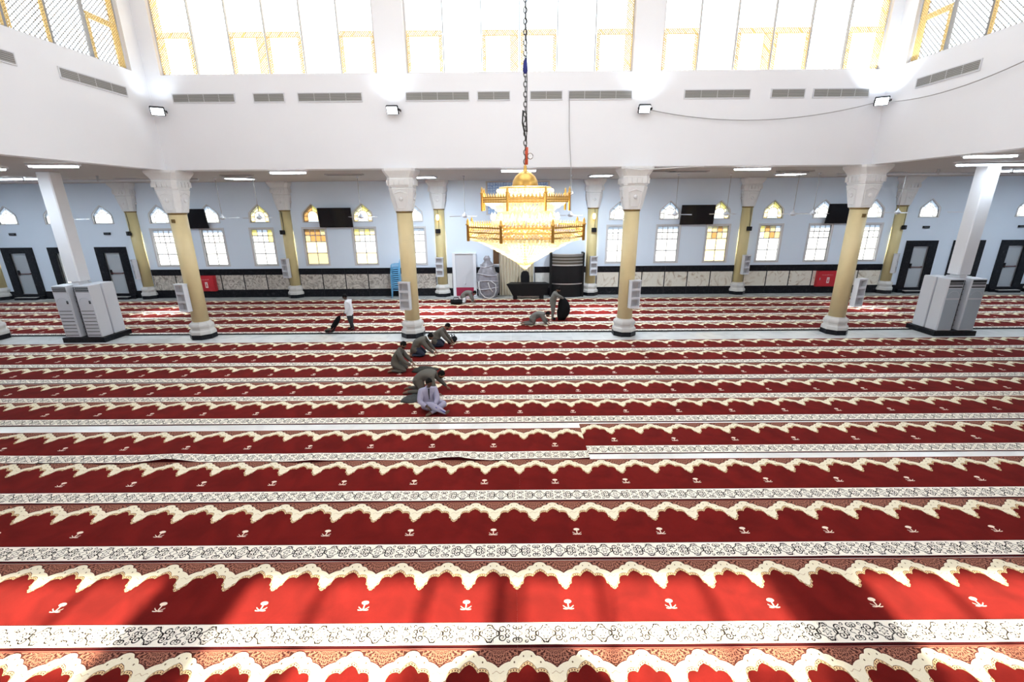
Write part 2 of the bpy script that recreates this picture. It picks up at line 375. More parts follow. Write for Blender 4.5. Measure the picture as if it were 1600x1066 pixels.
# ------------------------------------------------------------------ doors
dn = [0]
def door(x, opened):
    dn[0] += 1
    r = bpy.data.objects.new('door_%d' % dn[0], None); COL.objects.link(r); r.location = (x, YW, 0); struct(r)
    plate('surround', rect(-.86,.86,0,2.88), [rect(-.44,.44,.28,2.56)], -.08, .02, GRANITE, r)
    MB().box(-.62,.62,-.42,-.08,0,.13).box(-.86,.86,-.2,-.08,0,.2).build('step', GRANITE, r)
    MB().box(-.6,.6,-.40,-.10,.13,.15).build('tread', STONE, r)
    f = MB()
    for a, b in ((-.44,-.39),(.39,.44)): f.box(a, b, .0, .1, .28, 2.56)
    f.box(-.39,.39,0,.1,2.51,2.56).box(-.44,.44,-.02,.12,.26,.31); f.build('frame', SILVER, r)
    if opened:
        lf = MB().box(-.39,-.35,.03,.07,.29,2.51).box(.35,.39,.03,.07,.29,2.51).box(-.35,.35,.03,.07,.29,.40).box(-.35,.35,.03,.07,2.44,2.51).build('leaf', DOORG, r)
        MB().box(-.35,.35,.045,.055,.40,2.44).build('pane', FROST, lf)
    else:
        lf = MB().box(-.39,.39,.03,.07,.29,2.51).build('leaf', DOORG, r)
        MB().box(-.30,.30,.018,.03,1.52,2.42).box(-.30,.30,.018,.03,.40,1.34).build('panel', DOORG, lf)
        MB().tube([(-.34,-.03,1.43),(.34,-.03,1.43)], .022, 8).box(-.35,-.30,-.03,.03,1.40,1.46).box(.30,.35,-.03,.03,1.40,1.46).build('push_bar', mat('dark_red_bar', (.12,.03,.03), .4), lf)
        MB().box(-.36,-.27,-.04,.03,1.36,1.62).build('lock', BLACK, lf)
for i, x in enumerate(DX): door(x, i in (1, 4))
for i, x in enumerate((-27.6, -22.4, 22.4, 27.6)):
    b = thing('exit_light', ['small dark emergency light over the door nearest the left edge', 'small dark emergency light over the door behind the left air conditioners', 'small dark emergency light over the door behind the right-hand corner column', 'small dark emergency light over the door nearest the right edge'][i], 'emergency light', (x, YW, 3.60), group='emergency lights over doors')
    MB().box(-.17,.17,-.07,0,-.06,.06).build('housing', BLACK, b); MB().box(-.13,.13,-.078,-.07,-.035,.035).build('lens', mat('smoked_lens', (.06,.07,.08), .2), b)

# ------------------------------------------------------------------ dado of the far wall
def dado(x0, x1, mt):
    n = max(1, round((x1-x0)/1.31)); w = (x1-x0)/n
    for i in range(n):
        a = x0+i*w
        MB().box(a+.03, a+w-.03, YW-.03, YW, .44, 1.27).build('marble_panel', mt, wf)
        MB().box(a+.004, a+w-.004, YW-.05, YW, 1.28, 1.61).build('granite_band', GRANITE, wf)
        MB().box(a+.004, a+w-.004, YW-.05, YW, .0, .43).build('granite_base', GRANITE, wf)
    MB().box(x0, x1, YW-.02, YW, .43, 1.28).build('granite_backing', GRANITE, wf)
dado(-20.5, -12.8, MARBLE); dado(-12.2, -4.5, MARBLE); dado(4.5, 12.2, MARBLEW); dado(12.8, 20.5, MARBLEW)
WHITEM = marble('plain_white_marble', (.6,.6,.58), (.7,.7,.68), (.74,.74,.72), 1.0, .3, 2, .35, .6)
dado(-3.9, -3.58, WHITEM); dado(-2.28, -.95, WHITEM); dado(1.02, 3.9, WHITEM)
for a, b in ((-30.4,-28.55),(-26.75,-25.97),(-24.17,-23.35),(-21.55,-21.15),(21.15,21.5),(23.3,24.1),(25.9,26.75),(28.55,30.4)):
    MB().box(a, b, YW-.05, YW, 0, .43).build('granite_base', GRANITE, wf)

# ------------------------------------------------------------------ carpets
def carpet_material():
    m = bpy.data.materials.new('woven_prayer_carpet'); m.use_nodes = True; nt = m.node_tree; N = nt.nodes; L = nt.links; b = N['Principled BSDF']
    b.inputs['Roughness'].default_value = .95; b.inputs['Specular IOR Level'].default_value = .1; b.inputs['Sheen Weight'].default_value = .03; b.inputs['Sheen Roughness'].default_value = .4
    def setin(s, v):
        if isinstance(v, (int, float)): s.default_value = v
        else: L.new(v, s)
    def op(o, a, c=0., d=None):
        n = N.new('ShaderNodeMath'); n.operation = o; setin(n.inputs[0], a); setin(n.inputs[1], c)
        if d is not None: setin(n.inputs[2], d)
        return n.outputs[0]
    add = lambda a, c: op('ADD', a, c); sub = lambda a, c: op('SUBTRACT', a, c); mul = lambda a, c: op('MULTIPLY', a, c)
    lt = lambda a, c: op('LESS_THAN', a, c); gt = lambda a, c: op('GREATER_THAN', a, c); mx = lambda a, c: op('MAXIMUM', a, c); mn = lambda a, c: op('MINIMUM', a, c)
    ab = lambda a: op('ABSOLUTE', a); sn = lambda a: op('SINE', a); sq = lambda a: op('SQRT', a); md = lambda a, p: op('FLOORED_MODULO', a, p)
    def curve(x, pts):
        n = N.new('ShaderNodeFloatCurve'); c = n.mapping.curves[0]
        while len(c.points) < len(pts): c.points.new(.5, .5)
        for p, q in zip(c.points, pts): p.location = q; p.handle_type = 'VECTOR'
        n.mapping.update(); setin(n.inputs[1], x); return n.outputs[0]
    def mixc(f, a, c):
        n = N.new('ShaderNodeMix'); n.data_type = 'RGBA'; setin(n.inputs[0], f)
        for s, v in ((n.inputs[6], a), (n.inputs[7], c)):
            if isinstance(v, tuple): s.default_value = (*v, 1)
            else: L.new(v, s)
        return n.outputs[2]
    dist = lambda x, y: sq(add(mul(x, x), mul(y, y)))
    uv = N.new('ShaderNodeUVMap'); sx = N.new('ShaderNodeSeparateXYZ'); L.new(uv.outputs[0], sx.inputs[0]); u, v = sx.outputs[0], sx.outputs[1]
    P = .66
    uc = md(u, P)                                   # 0 at cusp
    h = ab(sub(uc, P/2)); t = mul(h, 2/P)           # 0 at niche crown, 1 at cusp
    vin = curve(t, [(0,.200),(.06,.212),(.15,.228),(.24,.262),(.30,.292),(.33,.298),(.38,.285),(.47,.284),(.58,.292),(.66,.315),(.715,.36),(.725,.41),(.755,.425),(.80,.43),(.845,.455),(.86,.485),(.90,.485),(.94,.51),(1,.518)])
    vout = curve(t, [(0,.03),(.10,.034),(.2,.05),(.27,.083),(.31,.098),(.36,.094),(.46,.106),(.55,.135),(.60,.162),(.66,.165),(.78,.18),(.9,.205),(1,.235)])
    # colours
    nz = N.new('ShaderNodeTexNoise'); nz.inputs['Scale'].default_value = 2.2; nz.inputs['Detail'].default_value = 4; nz.inputs['Distortion'].default_value = .6
    tc = N.new('ShaderNodeTexCoord'); L.new(tc.outputs['Object'], nz.inputs['Vector'])
    fine = N.new('ShaderNodeTexNoise'); fine.inputs['Scale'].default_value = 60; L.new(tc.outputs['Object'], fine.inputs['Vector'])
    red = mixc(op('MULTIPLY_ADD', nz.outputs['Fac'], 3.0, -1.0), (.118,.0060,.0045), (.180,.0096,.0074))
    red = mixc(mul(fine.outputs['Fac'], .25), red, (.07,.003,.003))
    cream = mixc(fine.outputs['Fac'], (.80,.72,.53), (.92,.85,.66))
    dark = (.075,.018,.014)
    # spandrel filigree round the cusp
    du = sub(P/2, h); r = dist(mul(du, .8), v); th = op('ARCTAN2', v, du)
    wv = sn(add(mul(r, 130), mul(sn(add(mul(th, 11), mul(r, 40))), 3.2)))
    wv2 = sn(add(mul(sub(th, mul(r, 6)), 20), mul(sn(mul(r, 90)), 1.5)))
    fil = gt(mx(wv, mul(wv2, .75)), .52)
    fil = mx(fil, 0)
    span = mixc(fil, (.070,.022,.017), (.40,.165,.11))
    span = mixc(lt(v, .022), span, (.33,.10,.075)); span = mixc(mul(gt(v, .012), lt(v, .018)), span, dark)
    span = mixc(mul(gt(v, sub(vout, .014)), lt(v, sub(vout, .004))), span, dark)
    # cream band, inner dotted edging
    e0 = sub(vin, .05)
    edging = gt(v, e0)
    dots = lt(dist(sub(md(u, .031), .0155), sub(v, sub(vin, .024))), .0085)
    edge_c = mixc(dots, (.78,.56,.30), dark)
    edge_c = mixc(mx(lt(ab(sub(v, add(e0, .004))), .004), gt(v, sub(vin, .007))), edge_c, dark)
    fl1 = lt(dist(mul(sub(h, .045), 1.6), sub(v, .10)), .012); fl2 = lt(dist(mul(sub(h, .15), 1.3), sub(v, .17)), .012)
    fl3 = mul(lt(ab(sub(v, op('MULTIPLY_ADD', sn(mul(u, 76)), .012, .285))), .004), gt(t, .80))
    band = mixc(mx(fl1, fl2), cream, (.16,.10,.05)); band = mixc(fl3, band, (.5,.36,.22))
    band = mixc(edging, band, edge_c)
    top = mixc(gt(v, vout), span, band)
    # border scrollwork
    BP = .68; bu = ab(sub(md(u, BP), BP/2)); n1 = ab(sub(v, 1.155))        # bu 0 at medallion
    def ring(cx, cy, rr, w, lobes=0, amp=0):
        x, y = sub(bu, cx), sub(n1, cy); d = dist(x, y)
        rad = add(mul(sn(add(mul(op('ARCTAN2', y, x), lobes), PI/2)), amp), rr) if lobes else rr
        return lt(ab(sub(d, rad)), w)
    def spiral(cx, cy, r0, k, w, rmax, s=1):
        x, y = sub(bu, cx), sub(n1, cy); d = dist(x, y); a = op('ARCTAN2', y, x)
        q = md(sub(d, mul(a, s*k/(2*PI))), k)
        return mul(lt(ab(sub(q, k/2)), w), mul(lt(d, rmax), gt(d, r0)))
    sc = ring(0, 0, .098, .0072, 4, .016)
    for q in (ring(0, 0, .034, .0075, 6, .014), spiral(.02, .098, .006, .024, .0068, .034), spiral(.155, .052, .006, .032, .0082, .05, -1), spiral(.225, .03, .006, .028, .0077, .038), spiral(.315, .082, .006, .028, .0077, .036, -1), ring(.34, .0, .045, .0068, 4, .012), spiral(.235, .098, .004, .024, .0064, .026), ring(.105, .012, .02, .006)):
        sc = mx(sc, q)
    fade = N.new('ShaderNodeTexNoise'); fade.inputs['Scale'].default_value = 26; L.new(tc.outputs['Object'], fade.inputs['Vector'])
    sc = mul(sc, op('MULTIPLY_ADD', gt(fade.outputs['Fac'], .42), .25, .75))
    bord = mixc(sc, mixc(fine.outputs['Fac'], (.90,.84,.72), (.97,.92,.82)), (.018,.013,.011))
    # emblem: palm over two crossed swords, one under every other cusp
    ex = sub(md(u, 1.32), .66); ax = ab(ex)
    palm = lt(dist(mul(ex, .62), sub(v, .704)), .029)
    palm = mx(palm, mul(lt(ax, .008), mul(gt(v, .71), lt(v, .80))))
    for sg in (1, -1):
        palm = mx(palm, mul(lt(ab(sub(v, add(op('MULTIPLY_ADD', ex, .32*sg, .812), mul(mul(ex, ex), -5)))), .0065), lt(ax, .068)))
    field = mixc(palm, red, (.90,.74,.60))
    c = mixc(gt(v, vin), top, field)
    c = mixc(gt(v, 1.000), c, (.06,.004,.004))
    c = mixc(mul(gt(v, 1.010), lt(v, 1.30)), c, bord)
    c = mixc(gt(v, 1.30), c, (.05,.003,.004))
    L.new(c, b.inputs['Base Color'])
    return m
CARPET = carpet_material()
def carpet(name, xs, side, y0, y1, xe, label, rumple=0, tilt=0, group=None):
    """one woven strip from the seam xs outwards to xe; uv in metres, v from the far edge"""
    L = abs(xe-xs); n = int(L/.33); D = y0-y1; rows = [0, .012, .5, 1.01, 1.15, 1.31, D] if D > 1.32 else [0, .012, .5, .9, 1.15, D]
    mb = MB(); uvs = []; vsn = []
    for i in range(n+1):
        x = side*L*i/n
        for j, v in enumerate(rows):
            dx = dz = dy = 0
            if rumple and j >= 3:
                k = (j-2)/4; ph = x*1.9
                q = max(0, math.sin(ph)+.8*math.sin(2.3*ph+1)+.5*math.sin(.7*ph))
                dz = rumple*q*k*.5; dy = rumple*.55*k*math.sin(1.3*ph+.4)*math.sin(.45*ph)
            vsn.append((x, -v*(D/1.33 if False else 1)+dy+tilt*x, .012+dz)); uvs.append((x, v))
    m = len(rows); fs = []
    for i in range(n):
        for j in range(m-1):
            q = (i*m+j, (i+1)*m+j, (i+1)*m+j+1, i*m+j+1); fs.append(q if side > 0 else q[::-1])
    nb = len(vsn)
    # skirt down to the floor all round
    loop = [i*m for i in range(n+1)] + [n*m+j for j in range(1, m)] + [i*m+m-1 for i in range(n-1, -1, -1)] + [j for j in range(m-2, 0, -1)]
    for i in loop: p = vsn[i]; vsn.append((p[0], p[1], .0)); uvs.append(uvs[i])
    for k in range(len(loop)): a, c = loop[k], loop[(k+1) % len(loop)]; fs.append((a, c, nb+(k+1) % len(loop), nb+k) if False else (c, a, nb+k, nb+(k+1) % len(loop)))
    me = bpy.data.meshes.new(name); me.from_pydata(vsn, [], fs); ul = me.uv_layers.new(name='UVMap')
    for lp in me.loops: ul.data[lp.index].uv = uvs[lp.vertex_index]
    me.materials.append(CARPET)
    o = link(name, me, None, (xs, y0, 0)); tag(o, label, 'carpet', group); return o
ROWS = [(16.25,14.965,.84,'first'),(14.96,13.61,.95,'second'),(13.60,12.23,.90,'third'),(12.22,10.925,.91,'fourth'),(10.92,9.56,.60,'fifth'),(9.31,7.99,1.32,'sixth'),(7.98,6.65,-.12,'seventh'),(6.64,5.30,.10,'eighth'),(5.29,3.96,-.20,'ninth'),(3.95,2.62,-.42,'tenth')]
for y0, y1, xs, o_ in ROWS:
    yl, yr = y0, y0
    if o_ == 'sixth': yr = 9.51
    d = min(1.33, y0-y1) if o_ != 'sixth' else 1.32
    carpet('prayer_carpet', xs-.0002, -1, yl, yl-d, -30.2, 'red prayer carpet, %s row out from the marble strip, left of its seam' % o_ if o_ != 'sixth' else 'red prayer carpet with rumpled front edge, set back a little left of the break', .085 if o_ == 'sixth' else .006, .004 if o_ == 'sixth' else 0, 'prayer carpets before the columns')
    carpet('prayer_carpet', xs+.0002, 1, yr, yr-d, 30.2, 'red prayer carpet, %s row out from the marble strip, right of its seam' % o_ if o_ != 'sixth' else 'red prayer carpet pushed back right of the break, bare floor before it', .006, 0, 'prayer carpets before the columns')
AROWS = [(24.15,22.8,.9),(22.77,21.42,.3),(21.39,20.11,1.2),(20.08,18.79,.8),(18.76,17.42,.55)]
for i, (y0, y1, xs) in enumerate(AROWS):
    for s, w in ((-1, 'left'), (1, 'right')):
        carpet('prayer_carpet', xs+s*.0002, s, y0, max(y1, y0-1.33), s*30.2, 'red prayer carpet, %s row from the far wall behind the columns, %s of its seam' % (ORD[i], w), 0, 0, 'prayer carpets behind the columns')

# ------------------------------------------------------------------ columns
def sq_ring(h, c, z): return [(h-c,-h,z),(h,-h+c,z),(h,h-c,z),(h-c,h,z),(-h+c,h,z),(-h,h-c,z),(-h,-h+c,z),(-h+c,-h,z)]
def column(x, y, label, half=False, box=False, lat=0):
    r = thing('column', label, 'column', (x, y, 0), group='wall columns' if half else 'front columns', kind='thing')
    parts = []
    def fin(mb, name, m, par=r):
        if half: mb.v = [(a, min(b, -.002), c) for a, b, c in mb.v]
        o = mb.build(name, m, par); parts.append(o); return o
    fin(MB().lathe([(.47,.004),(.47,.19)], 8, 0, False, rot=PI/8), 'plinth', GRANITE)
    fin(MB().lathe([(.46,.19),(.465,.24),(.455,.31),(.40,.36),(.395,.42),(.41,.45),(.43,.48),(.43,.55),(.40,.60),(.34,.64),(.31,.68)], 8, 0, False, rot=PI/8), 'base', STONE)
    fin(MB().lathe([(.285,.67),(.285,4.72)], 28), 'shaft', CREAMW if half else CREAM)
    fin(MB().lathe([(.29,4.70),(.305,4.71),(.305,4.76),(.29,4.77)], 28), 'collar', BRASS)
    cap = MB().loft([sq_ring(.30,.12,4.76), sq_ring(.31,.12,4.80), sq_ring(.43,.15,5.48), sq_ring(.44,.15,5.53), sq_ring(.41,.14,5.55), sq_ring(.43,.13,5.58), sq_ring(.465,.13,5.86), sq_ring(.45,.12,5.88), sq_ring(.47,.12,5.93), sq_ring(.55,.10,6.08), sq_ring(.57,.10,6.12), sq_ring(.57,.10,6.197)])
    co = fin(cap, 'capital', PLASTER)
    for a in range(4):
        if half and a == 2: continue
        M = Matrix.Rotation(a*PI/2, 4, 'Z')
        # raised trapezoid panel and rosette on each face
        tilt = (.43-.31)/.68
        def P(xx, z, out): return (xx, -(.31+(z-4.80)*tilt)-out, z)
        ro = MB(); q = [(-.13,4.86),(.13,4.86),(.22,5.36),(0,5.44),(-.22,5.36)]
        for i in range(5):
            a0, b0 = q[i], q[(i+1) % 5]; ro.tube([P(*a0,.012), P(*b0,.012)], .014, 5, smooth=False, M=M)
        fin(ro, 'moulding', PLASTER, co)
        fin(MB().ball(P(0,5.18,.02), .075, 8, sc=(1,.5,1), M=M), 'rosette', PLASTER, co)
        fl_ = MB()
        for k in range(4): fl_.box(-.34+k*.18, -.20+k*.18, -.49, -.44, 5.64, 5.82, M=M)
        fin(fl_, 'fluting', PLASTER, co)['kind'] = 'stuff'
    if box: fin(MB().box(-.06,.06,-.32,-.28,4.42,4.54), 'junction_box', BRASS)
    return r
CX1 = [-20.83,-12.5,-4.167,4.167,12.5,20.83]
column(CX1[0], 17.08, 'cream front column at the left edge of the view, only its base showing')
column(CX1[1], 17.08, 'cream front column under the corner beside the left air conditioners', box=True)
column(CX1[2], 17.08, 'cream front column behind the kneeling workers', )
column(CX1[3], 17.08, 'cream front column to the right of the chandelier')
column(CX1[4], 17.08, 'cream front column under the corner beside the right air conditioners', box=True)
wl = ['yellow wall column past the doors at the left edge', 'yellow wall column between left doors and windows', 'yellow wall column beside the left middle television and peach window', 'yellow wall column left of the white side door, lamp on it', 'yellow wall column right of the dark curved pulpit, lamp on it', 'yellow wall column between the right middle television and the right red cabinet', 'yellow wall column between right windows and doors', 'yellow wall column past the doors at the right edge']
for x, l in zip((-29.17,-20.83,-12.5,-4.167,4.167,12.5,20.83,29.17), wl): column(x, YW, l, half=True)
# square posts in the middle of the side aisles
for s, l in ((-1, 'square white post rising between the left air conditioners'), (1, 'square white post rising between the right air conditioners')):
    r = thing('post', l, 'post', (s*16.74, 17.0, 0), group='square posts', kind='thing')
    MB().box(-.13,.13,-.2,.2,.2,2.4).rbox(-.24,.24,-.24,.24,2.3,6.19,.03).build('shaft', WHITE, r)

# ------------------------------------------------------------------ air conditioners
def ac(x, y, label, back, grilles):
    r = thing('air_conditioner', label, 'air conditioner', (x, y, .2), PI if back else 0, 'floor standing air conditioners')
    w, d, h = .28, .52, 1.99
    MB().rbox(-w, w, .02, d, .005, h, .02).build('body', ACW, r)
    MB().box(-w+.012, w-.012, .0, .02, .02, h-.02).build('front_panel', ACW, r)
    o = MB().box(-w+.03, w-.03, -.004, .0, h-.24, h-.04).build('outlet', DARK, r)
    for k in range(3 if grilles else 2):
        MB().box(-w+.03, w-.03, -.014, -.002, h-.222+k*.07, h-.208+k*.07).build('louver', ACW, o)
    if not grilles: MB().box(-w+.03, w-.03, -.006, 0, h-.33, h-.28).build('name_strip', DARK, r)
    MB().box(-w+.03, w-.03, -.008, .0, h-.72, h-.36).build('upper_panel', ACG if not grilles else ACW, r)
    MB().tube([(.2*math.cos(a), -.012, h-.62+.17*math.sin(a)) for a in [PI*k/10 for k in range(11)]], .005, 5).build('emblem_arc', ACW if not grilles else ACG, r)
    if grilles:
        MB().box(w-.13, w-.06, -.014, 0, h-.68, h-.56).build('control_pad', DARK, r)
        for k in range(8): MB().box(-w+.04, w-.04, -.006, 0, .08+k*.135, .10+k*.135).build('intake_slot', DARK, r)
    else:
        MB().box(-w+.03, w-.03, -.008, 0, .06, h-.78).build('lower_panel', ACG, r)
for s, w_ in ((-1, 'left'), (1, 'right')):
    xc = s*16.70
    p = MB().box(-.80,.80,0,1.28,.0,.195); p = p.build('plinth', GRANITE, None, (xc, 16.44, 0)); tag(p, 'black stone plinth under the %s group of air conditioners' % w_, 'plinth', 'air conditioner plinths')
    g = thing('louvered_panel', 'dark slatted panel between the front air conditioners at %s post' % w_, 'panel', (xc, 16.75, .2), 0, 'dark slatted panels')
    MB().box(-.13,.13,0,.03,0,1.9).build('backing', DARK, g)
    for k in range(9): MB().box(-.13,.13,-.03,0,.15+k*.2,.17+k*.2).build('slat', mat('navy_slat', (.05,.06,.08), .5) if 'navy_slat' not in bpy.data.materials else bpy.data.materials['navy_slat'], g)
    for k, dx in enumerate((-.42, .42)):
        side = ('left' if k == 0 else 'right')
        ac(xc+dx, 16.50, 'white floor air conditioner, %s one of the front pair at %s post' % (side, w_), False, s < 0)
        ac(xc+dx, 17.60, 'white floor air conditioner, %s one of the rear pair at %s post' % (side, w_), True, s < 0)

# ------------------------------------------------------------------ book shelves on the columns
def shelf(x, y, rz, label):
    r = thing('book_rack', label, 'shelf', (x, y, 1.15), rz, 'white book racks on the columns')
    w, h, d = .20, 1.03, .20
    b = MB().box(-w, -w+.03, -d, 0, 0, h).box(w-.03, w, -d, 0, 0, h).box(-w, w, -.02, 0, 0, h)
    b.build('case', ACW, r); MB().box(-w+.03, w-.03, -.03, -.02, 0, h).build('back_panel', mat('grey_rack_back', (.55,.55,.57), .6) if 'grey_rack_back' not in bpy.data.materials else bpy.data.materials['grey_rack_back'], r)  # grey panel paints the shade inside the rack
    for k in range(4): MB().box(-w+.03, w-.03, -d, -.02, k*(h-.03)/3, k*(h-.03)/3+.03).build('shelf_board', ACW, r)
    MB().box(-w-.015, w+.015, -d-.015, 0, h, h+.03).build('top', ACW, r)
    for k in range(3): MB().box(-w+.03, w-.03, -d-.004, -d+.012, k*(h-.03)/3+.03, k*(h-.03)/3+.09).build('lip', ACW, r)
shelf(-12.66, 16.77, math.radians(-14), 'white book rack on the corner column by the left air conditioners')
shelf(-4.27, 16.79, math.radians(-12), 'white book rack on the front column behind the kneeling workers')
shelf(4.36, 16.82, math.radians(18), 'white book rack on the front column to the right of the chandelier')
shelf(12.82, 16.79, math.radians(16), 'white book rack on the corner column by the right air conditioners')
for x, rz, l in ((-20.86,-40,'white book rack on the wall column beside the left doors'), (-12.6,-20,'white book rack on the wall column beside the peach window'), (-4.2,-5,'white book rack on the lamp column beside the white side door'), (4.2,8,'white book rack on the lamp column beside the dark pulpit'), (12.55,15,'white book rack on the wall column right of the right middle television'), (20.7,40,'white book rack on the wall column beside the right doors')):
    a = math.radians(rz); shelf(x+.28*math.sin(a), YW-.29*math.cos(a), a, l)
# speakers and sconces
for i, (x, l) in enumerate(((-20.9,'small black speaker on the wall column beside the left doors'), (-12.6,'small black speaker on the wall column beside the peach window'), (-4.22,'small black speaker on the lamp column beside the white side door'), (4.2,'small black speaker on the lamp column beside the pulpit'), (12.55,'small black speaker on the wall column right of the right middle television'), (20.87,'small black speaker on the wall column beside the right doors'))):
    r = thing('speaker', l, 'speaker', (x, YW-.30, 3.5), [-.5,-.3,0,0,.3,.5][i], 'column speakers')
    MB().rbox(-.13,.13,-.16,-.0,0,.22,.03).build('cabinet', BLACK, r); MB().box(-.03,.03,-.02,.06,.06,.16).build('bracket', BLACK, r)
    MB().tube([(.05,-.02,.2),(.06,.0,.6),(.02,.0,1.2)], .012, 5).build('cable', BLACK, r)
LAMP = mat('lit_amber_lamp', (1,.9,.6), .4, emit=(1,.66,.24), es=5)
for x, l in ((-4.2,'lit amber sconce on the column beside the white side door'), (4.17,'lit amber sconce on the column beside the pulpit')):
    r = thing('sconce', l, 'wall lamp', (x, YW-.29, 4.30), 0, 'column sconces')
    MB().box(-.05,.05,-.03,0,-.1,.1).build('back_plate', BRASS, r); MB().lathe([(.05,-.13),(.085,-.05),(.09,.08),(.06,.17)], 12, c=(0,-.11,0)).build('shade', LAMP, r)

# ------------------------------------------------------------------ televisions
for x, l in ((-17.55,'black television on the far wall half behind the left corner column'), (-9.73,'black television on the far wall above the peach window'), (9.75,'black television on the far wall right of the chandelier'), (17.6,'black television on the far wall half behind the right corner column')):
    r = thing('television', l, 'television', (x, YW, 4.36), 0, 'wall televisions')
    M = Matrix.Translation((0,-.26,0)) @ Matrix.Rotation(math.radians(7), 4, 'X')
    MB().rbox(-.90,.90,-.03,.04,-.52,.50,.012, M=M).build('case', BLACK, r); MB().box(-.87,.87,-.034,-.029,-.48,.47, M=M).build('screen', SCREEN, r)
    MB().box(-.2,.2,-.2,0,-.1,.1).build('bracket', BLACK, r)

# ------------------------------------------------------------------ far wall centre: mosaic, side door, curtain, pulpit
def mosaic_mat():
    m = bpy.data.materials.new('blue_geometric_mosaic'); m.use_nodes = True; nt = m.node_tree; b = nt.nodes['Principled BSDF']; b.inputs['Roughness'].default_value = .3
    tc = nt.nodes.new('ShaderNodeTexCoord'); vo = nt.nodes.new('ShaderNodeTexVoronoi'); vo.feature = 'DISTANCE_TO_EDGE'; vo.inputs['Scale'].default_value = 7; vo.inputs['Randomness'].default_value = .25
    nt.links.new(tc.outputs['Object'], vo.inputs['Vector']); rp = nt.nodes.new('ShaderNodeValToRGB'); rp.color_ramp.elements[0].position = .03; rp.color_ramp.elements[1].position = .10
    rp.color_ramp.elements[0].color = (.10,.26,.66,1); rp.color_ramp.elements[1].color = (.46,.66,.94,1)
    nt.links.new(vo.outputs['Distance'], rp.inputs[0]); nt.links.new(rp.outputs[0], b.inputs['Base Color']); return m
r = thing('mosaic_panel', 'blue and white patterned panel on the far wall behind the chandelier', 'wall panel', (.1, YW, 4.42))
MB().box(-1.62,1.62,-.03,0,.05,1.66).build('mosaic', mosaic_mat(), r)
fr = MB()
for a, b, c, d in ((-1.70,-1.62,0,1.72),(1.62,1.70,0,1.72),(-1.62,1.62,0,.05),(-1.62,1.62,1.66,1.72)): fr.box(a, b, -.05, 0, c, d)
fr.build('frame', FRAMEW, r)
r = thing('side_door', 'plain white door in a white frame beside the wrapped machine', 'door', (-2.9, YW, 0), kind='thing')
MB().box(-.66,-.50,-.16,0,0,2.40).box(.50,.66,-.16,0,0,2.40).box(-.5,.5,-.16,0,2.36,2.40).build('frame', WHITE, r)
lf = MB().box(-.5,.5,-.08,-.03,.48,2.36).build('leaf', mat('pale_grey_door', (.58,.59,.63), .5), r)
MB().ball((.03,-.10,.68), .03, 8).build('knob', SILVER, lf)
MB().box(-.5,.5,-.12,-.01,.0,.48).build('red_riser', mat('red_carpet_step', (.33,.02,.06), .9), r)
BEIGE = mat('beige_curtain_cloth', (.60,.54,.42), .85, var=.06, scale=3)
r = thing('curtain', 'beige pleated curtain hanging behind the chandelier tip', 'curtain', (.02, YW-.10, 0))
pts = []; n = 110
for i in range(n+1): pts.append((-.95+1.9*i/n, .05*math.sin(i*PI*22/n*1.0)))
MB().loft([[(x, y-.01, .02) for x, y in pts]+[(x, y+.01, .02) for x, y in pts[::-1]], [(x, y-.01, 2.72) for x, y in pts]+[(x, y+.01, 2.72) for x, y in pts[::-1]]]).build('cloth', BEIGE, r)
MB().tube([(-1.0,0,2.75),(1.0,0,2.75)], .02, 8).build('rail', BRASS, r)
r = thing('wooden_panel', 'dark brown wooden panel left of the beige curtain', 'panel', (-1.12, YW, 1.68))
MB().box(-.16,.16,-.05,0,.1,1.06).build('board', mat('dark_brown_wood', (.10,.045,.015), .5, var=.3, scale=6), r); MB().box(-.2,.2,-.09,0,.04,.1).build('ledge', WHITE, r)  # dark brown board stands for the shadowed niche beside the curtain
# pulpit: a bowed black counter with metal rails above
r = thing('pulpit', 'bowed black pulpit with metal rails beside the wall column', 'pulpit', (2.79, YW, 0))
def bow(z0, z1, dep, th, w=.89, n=16, bulge=.28):
    out = [(w*math.sin(a), -dep-bulge*(math.cos(a)-math.cos(1.1))/(1-math.cos(1.1))) for a in [(-1.1+2.2*i/n) for i in range(n+1)]]
    s = w/out[-1][0]; out = [(x*s, y) for x, y in out]; inn = [(x, y+th) for x, y in out[::-1]]
    return MB().loft([[(x, y, z0) for x, y in out+inn], [(x, y, z1) for x, y in out+inn]])
DKW = mat('black_lacquer', (.008,.008,.009), .5, spec=.2)
bow(.78,1.74,.55,.5).build('bowed_panel', DKW, r); bow(0,.72,.50,.46).build('foot', DKW, r); bow(.72,.78,.53,.48).build('metal_line', SILVER, r)
bow(1.74,1.81,.57,.06).build('lower_rail', SILVER, r)
bow(1.81,2.33,.54,.02).build('rail_infill', mat('bronze_infill', (.10,.09,.07), .35, .3), r)
for z in (1.94, 2.10, 2.26): bow(z, z+.03, .57, .03).build('rail', SILVER, r)
bow(2.33,2.38,.58,.07).build('top_rail', SILVER, r)
for s in (-1, 1): MB().box(s*.88-.05, s*.88+.05, -.62, 0, 0, 2.42).build('end_post', DKW, r)
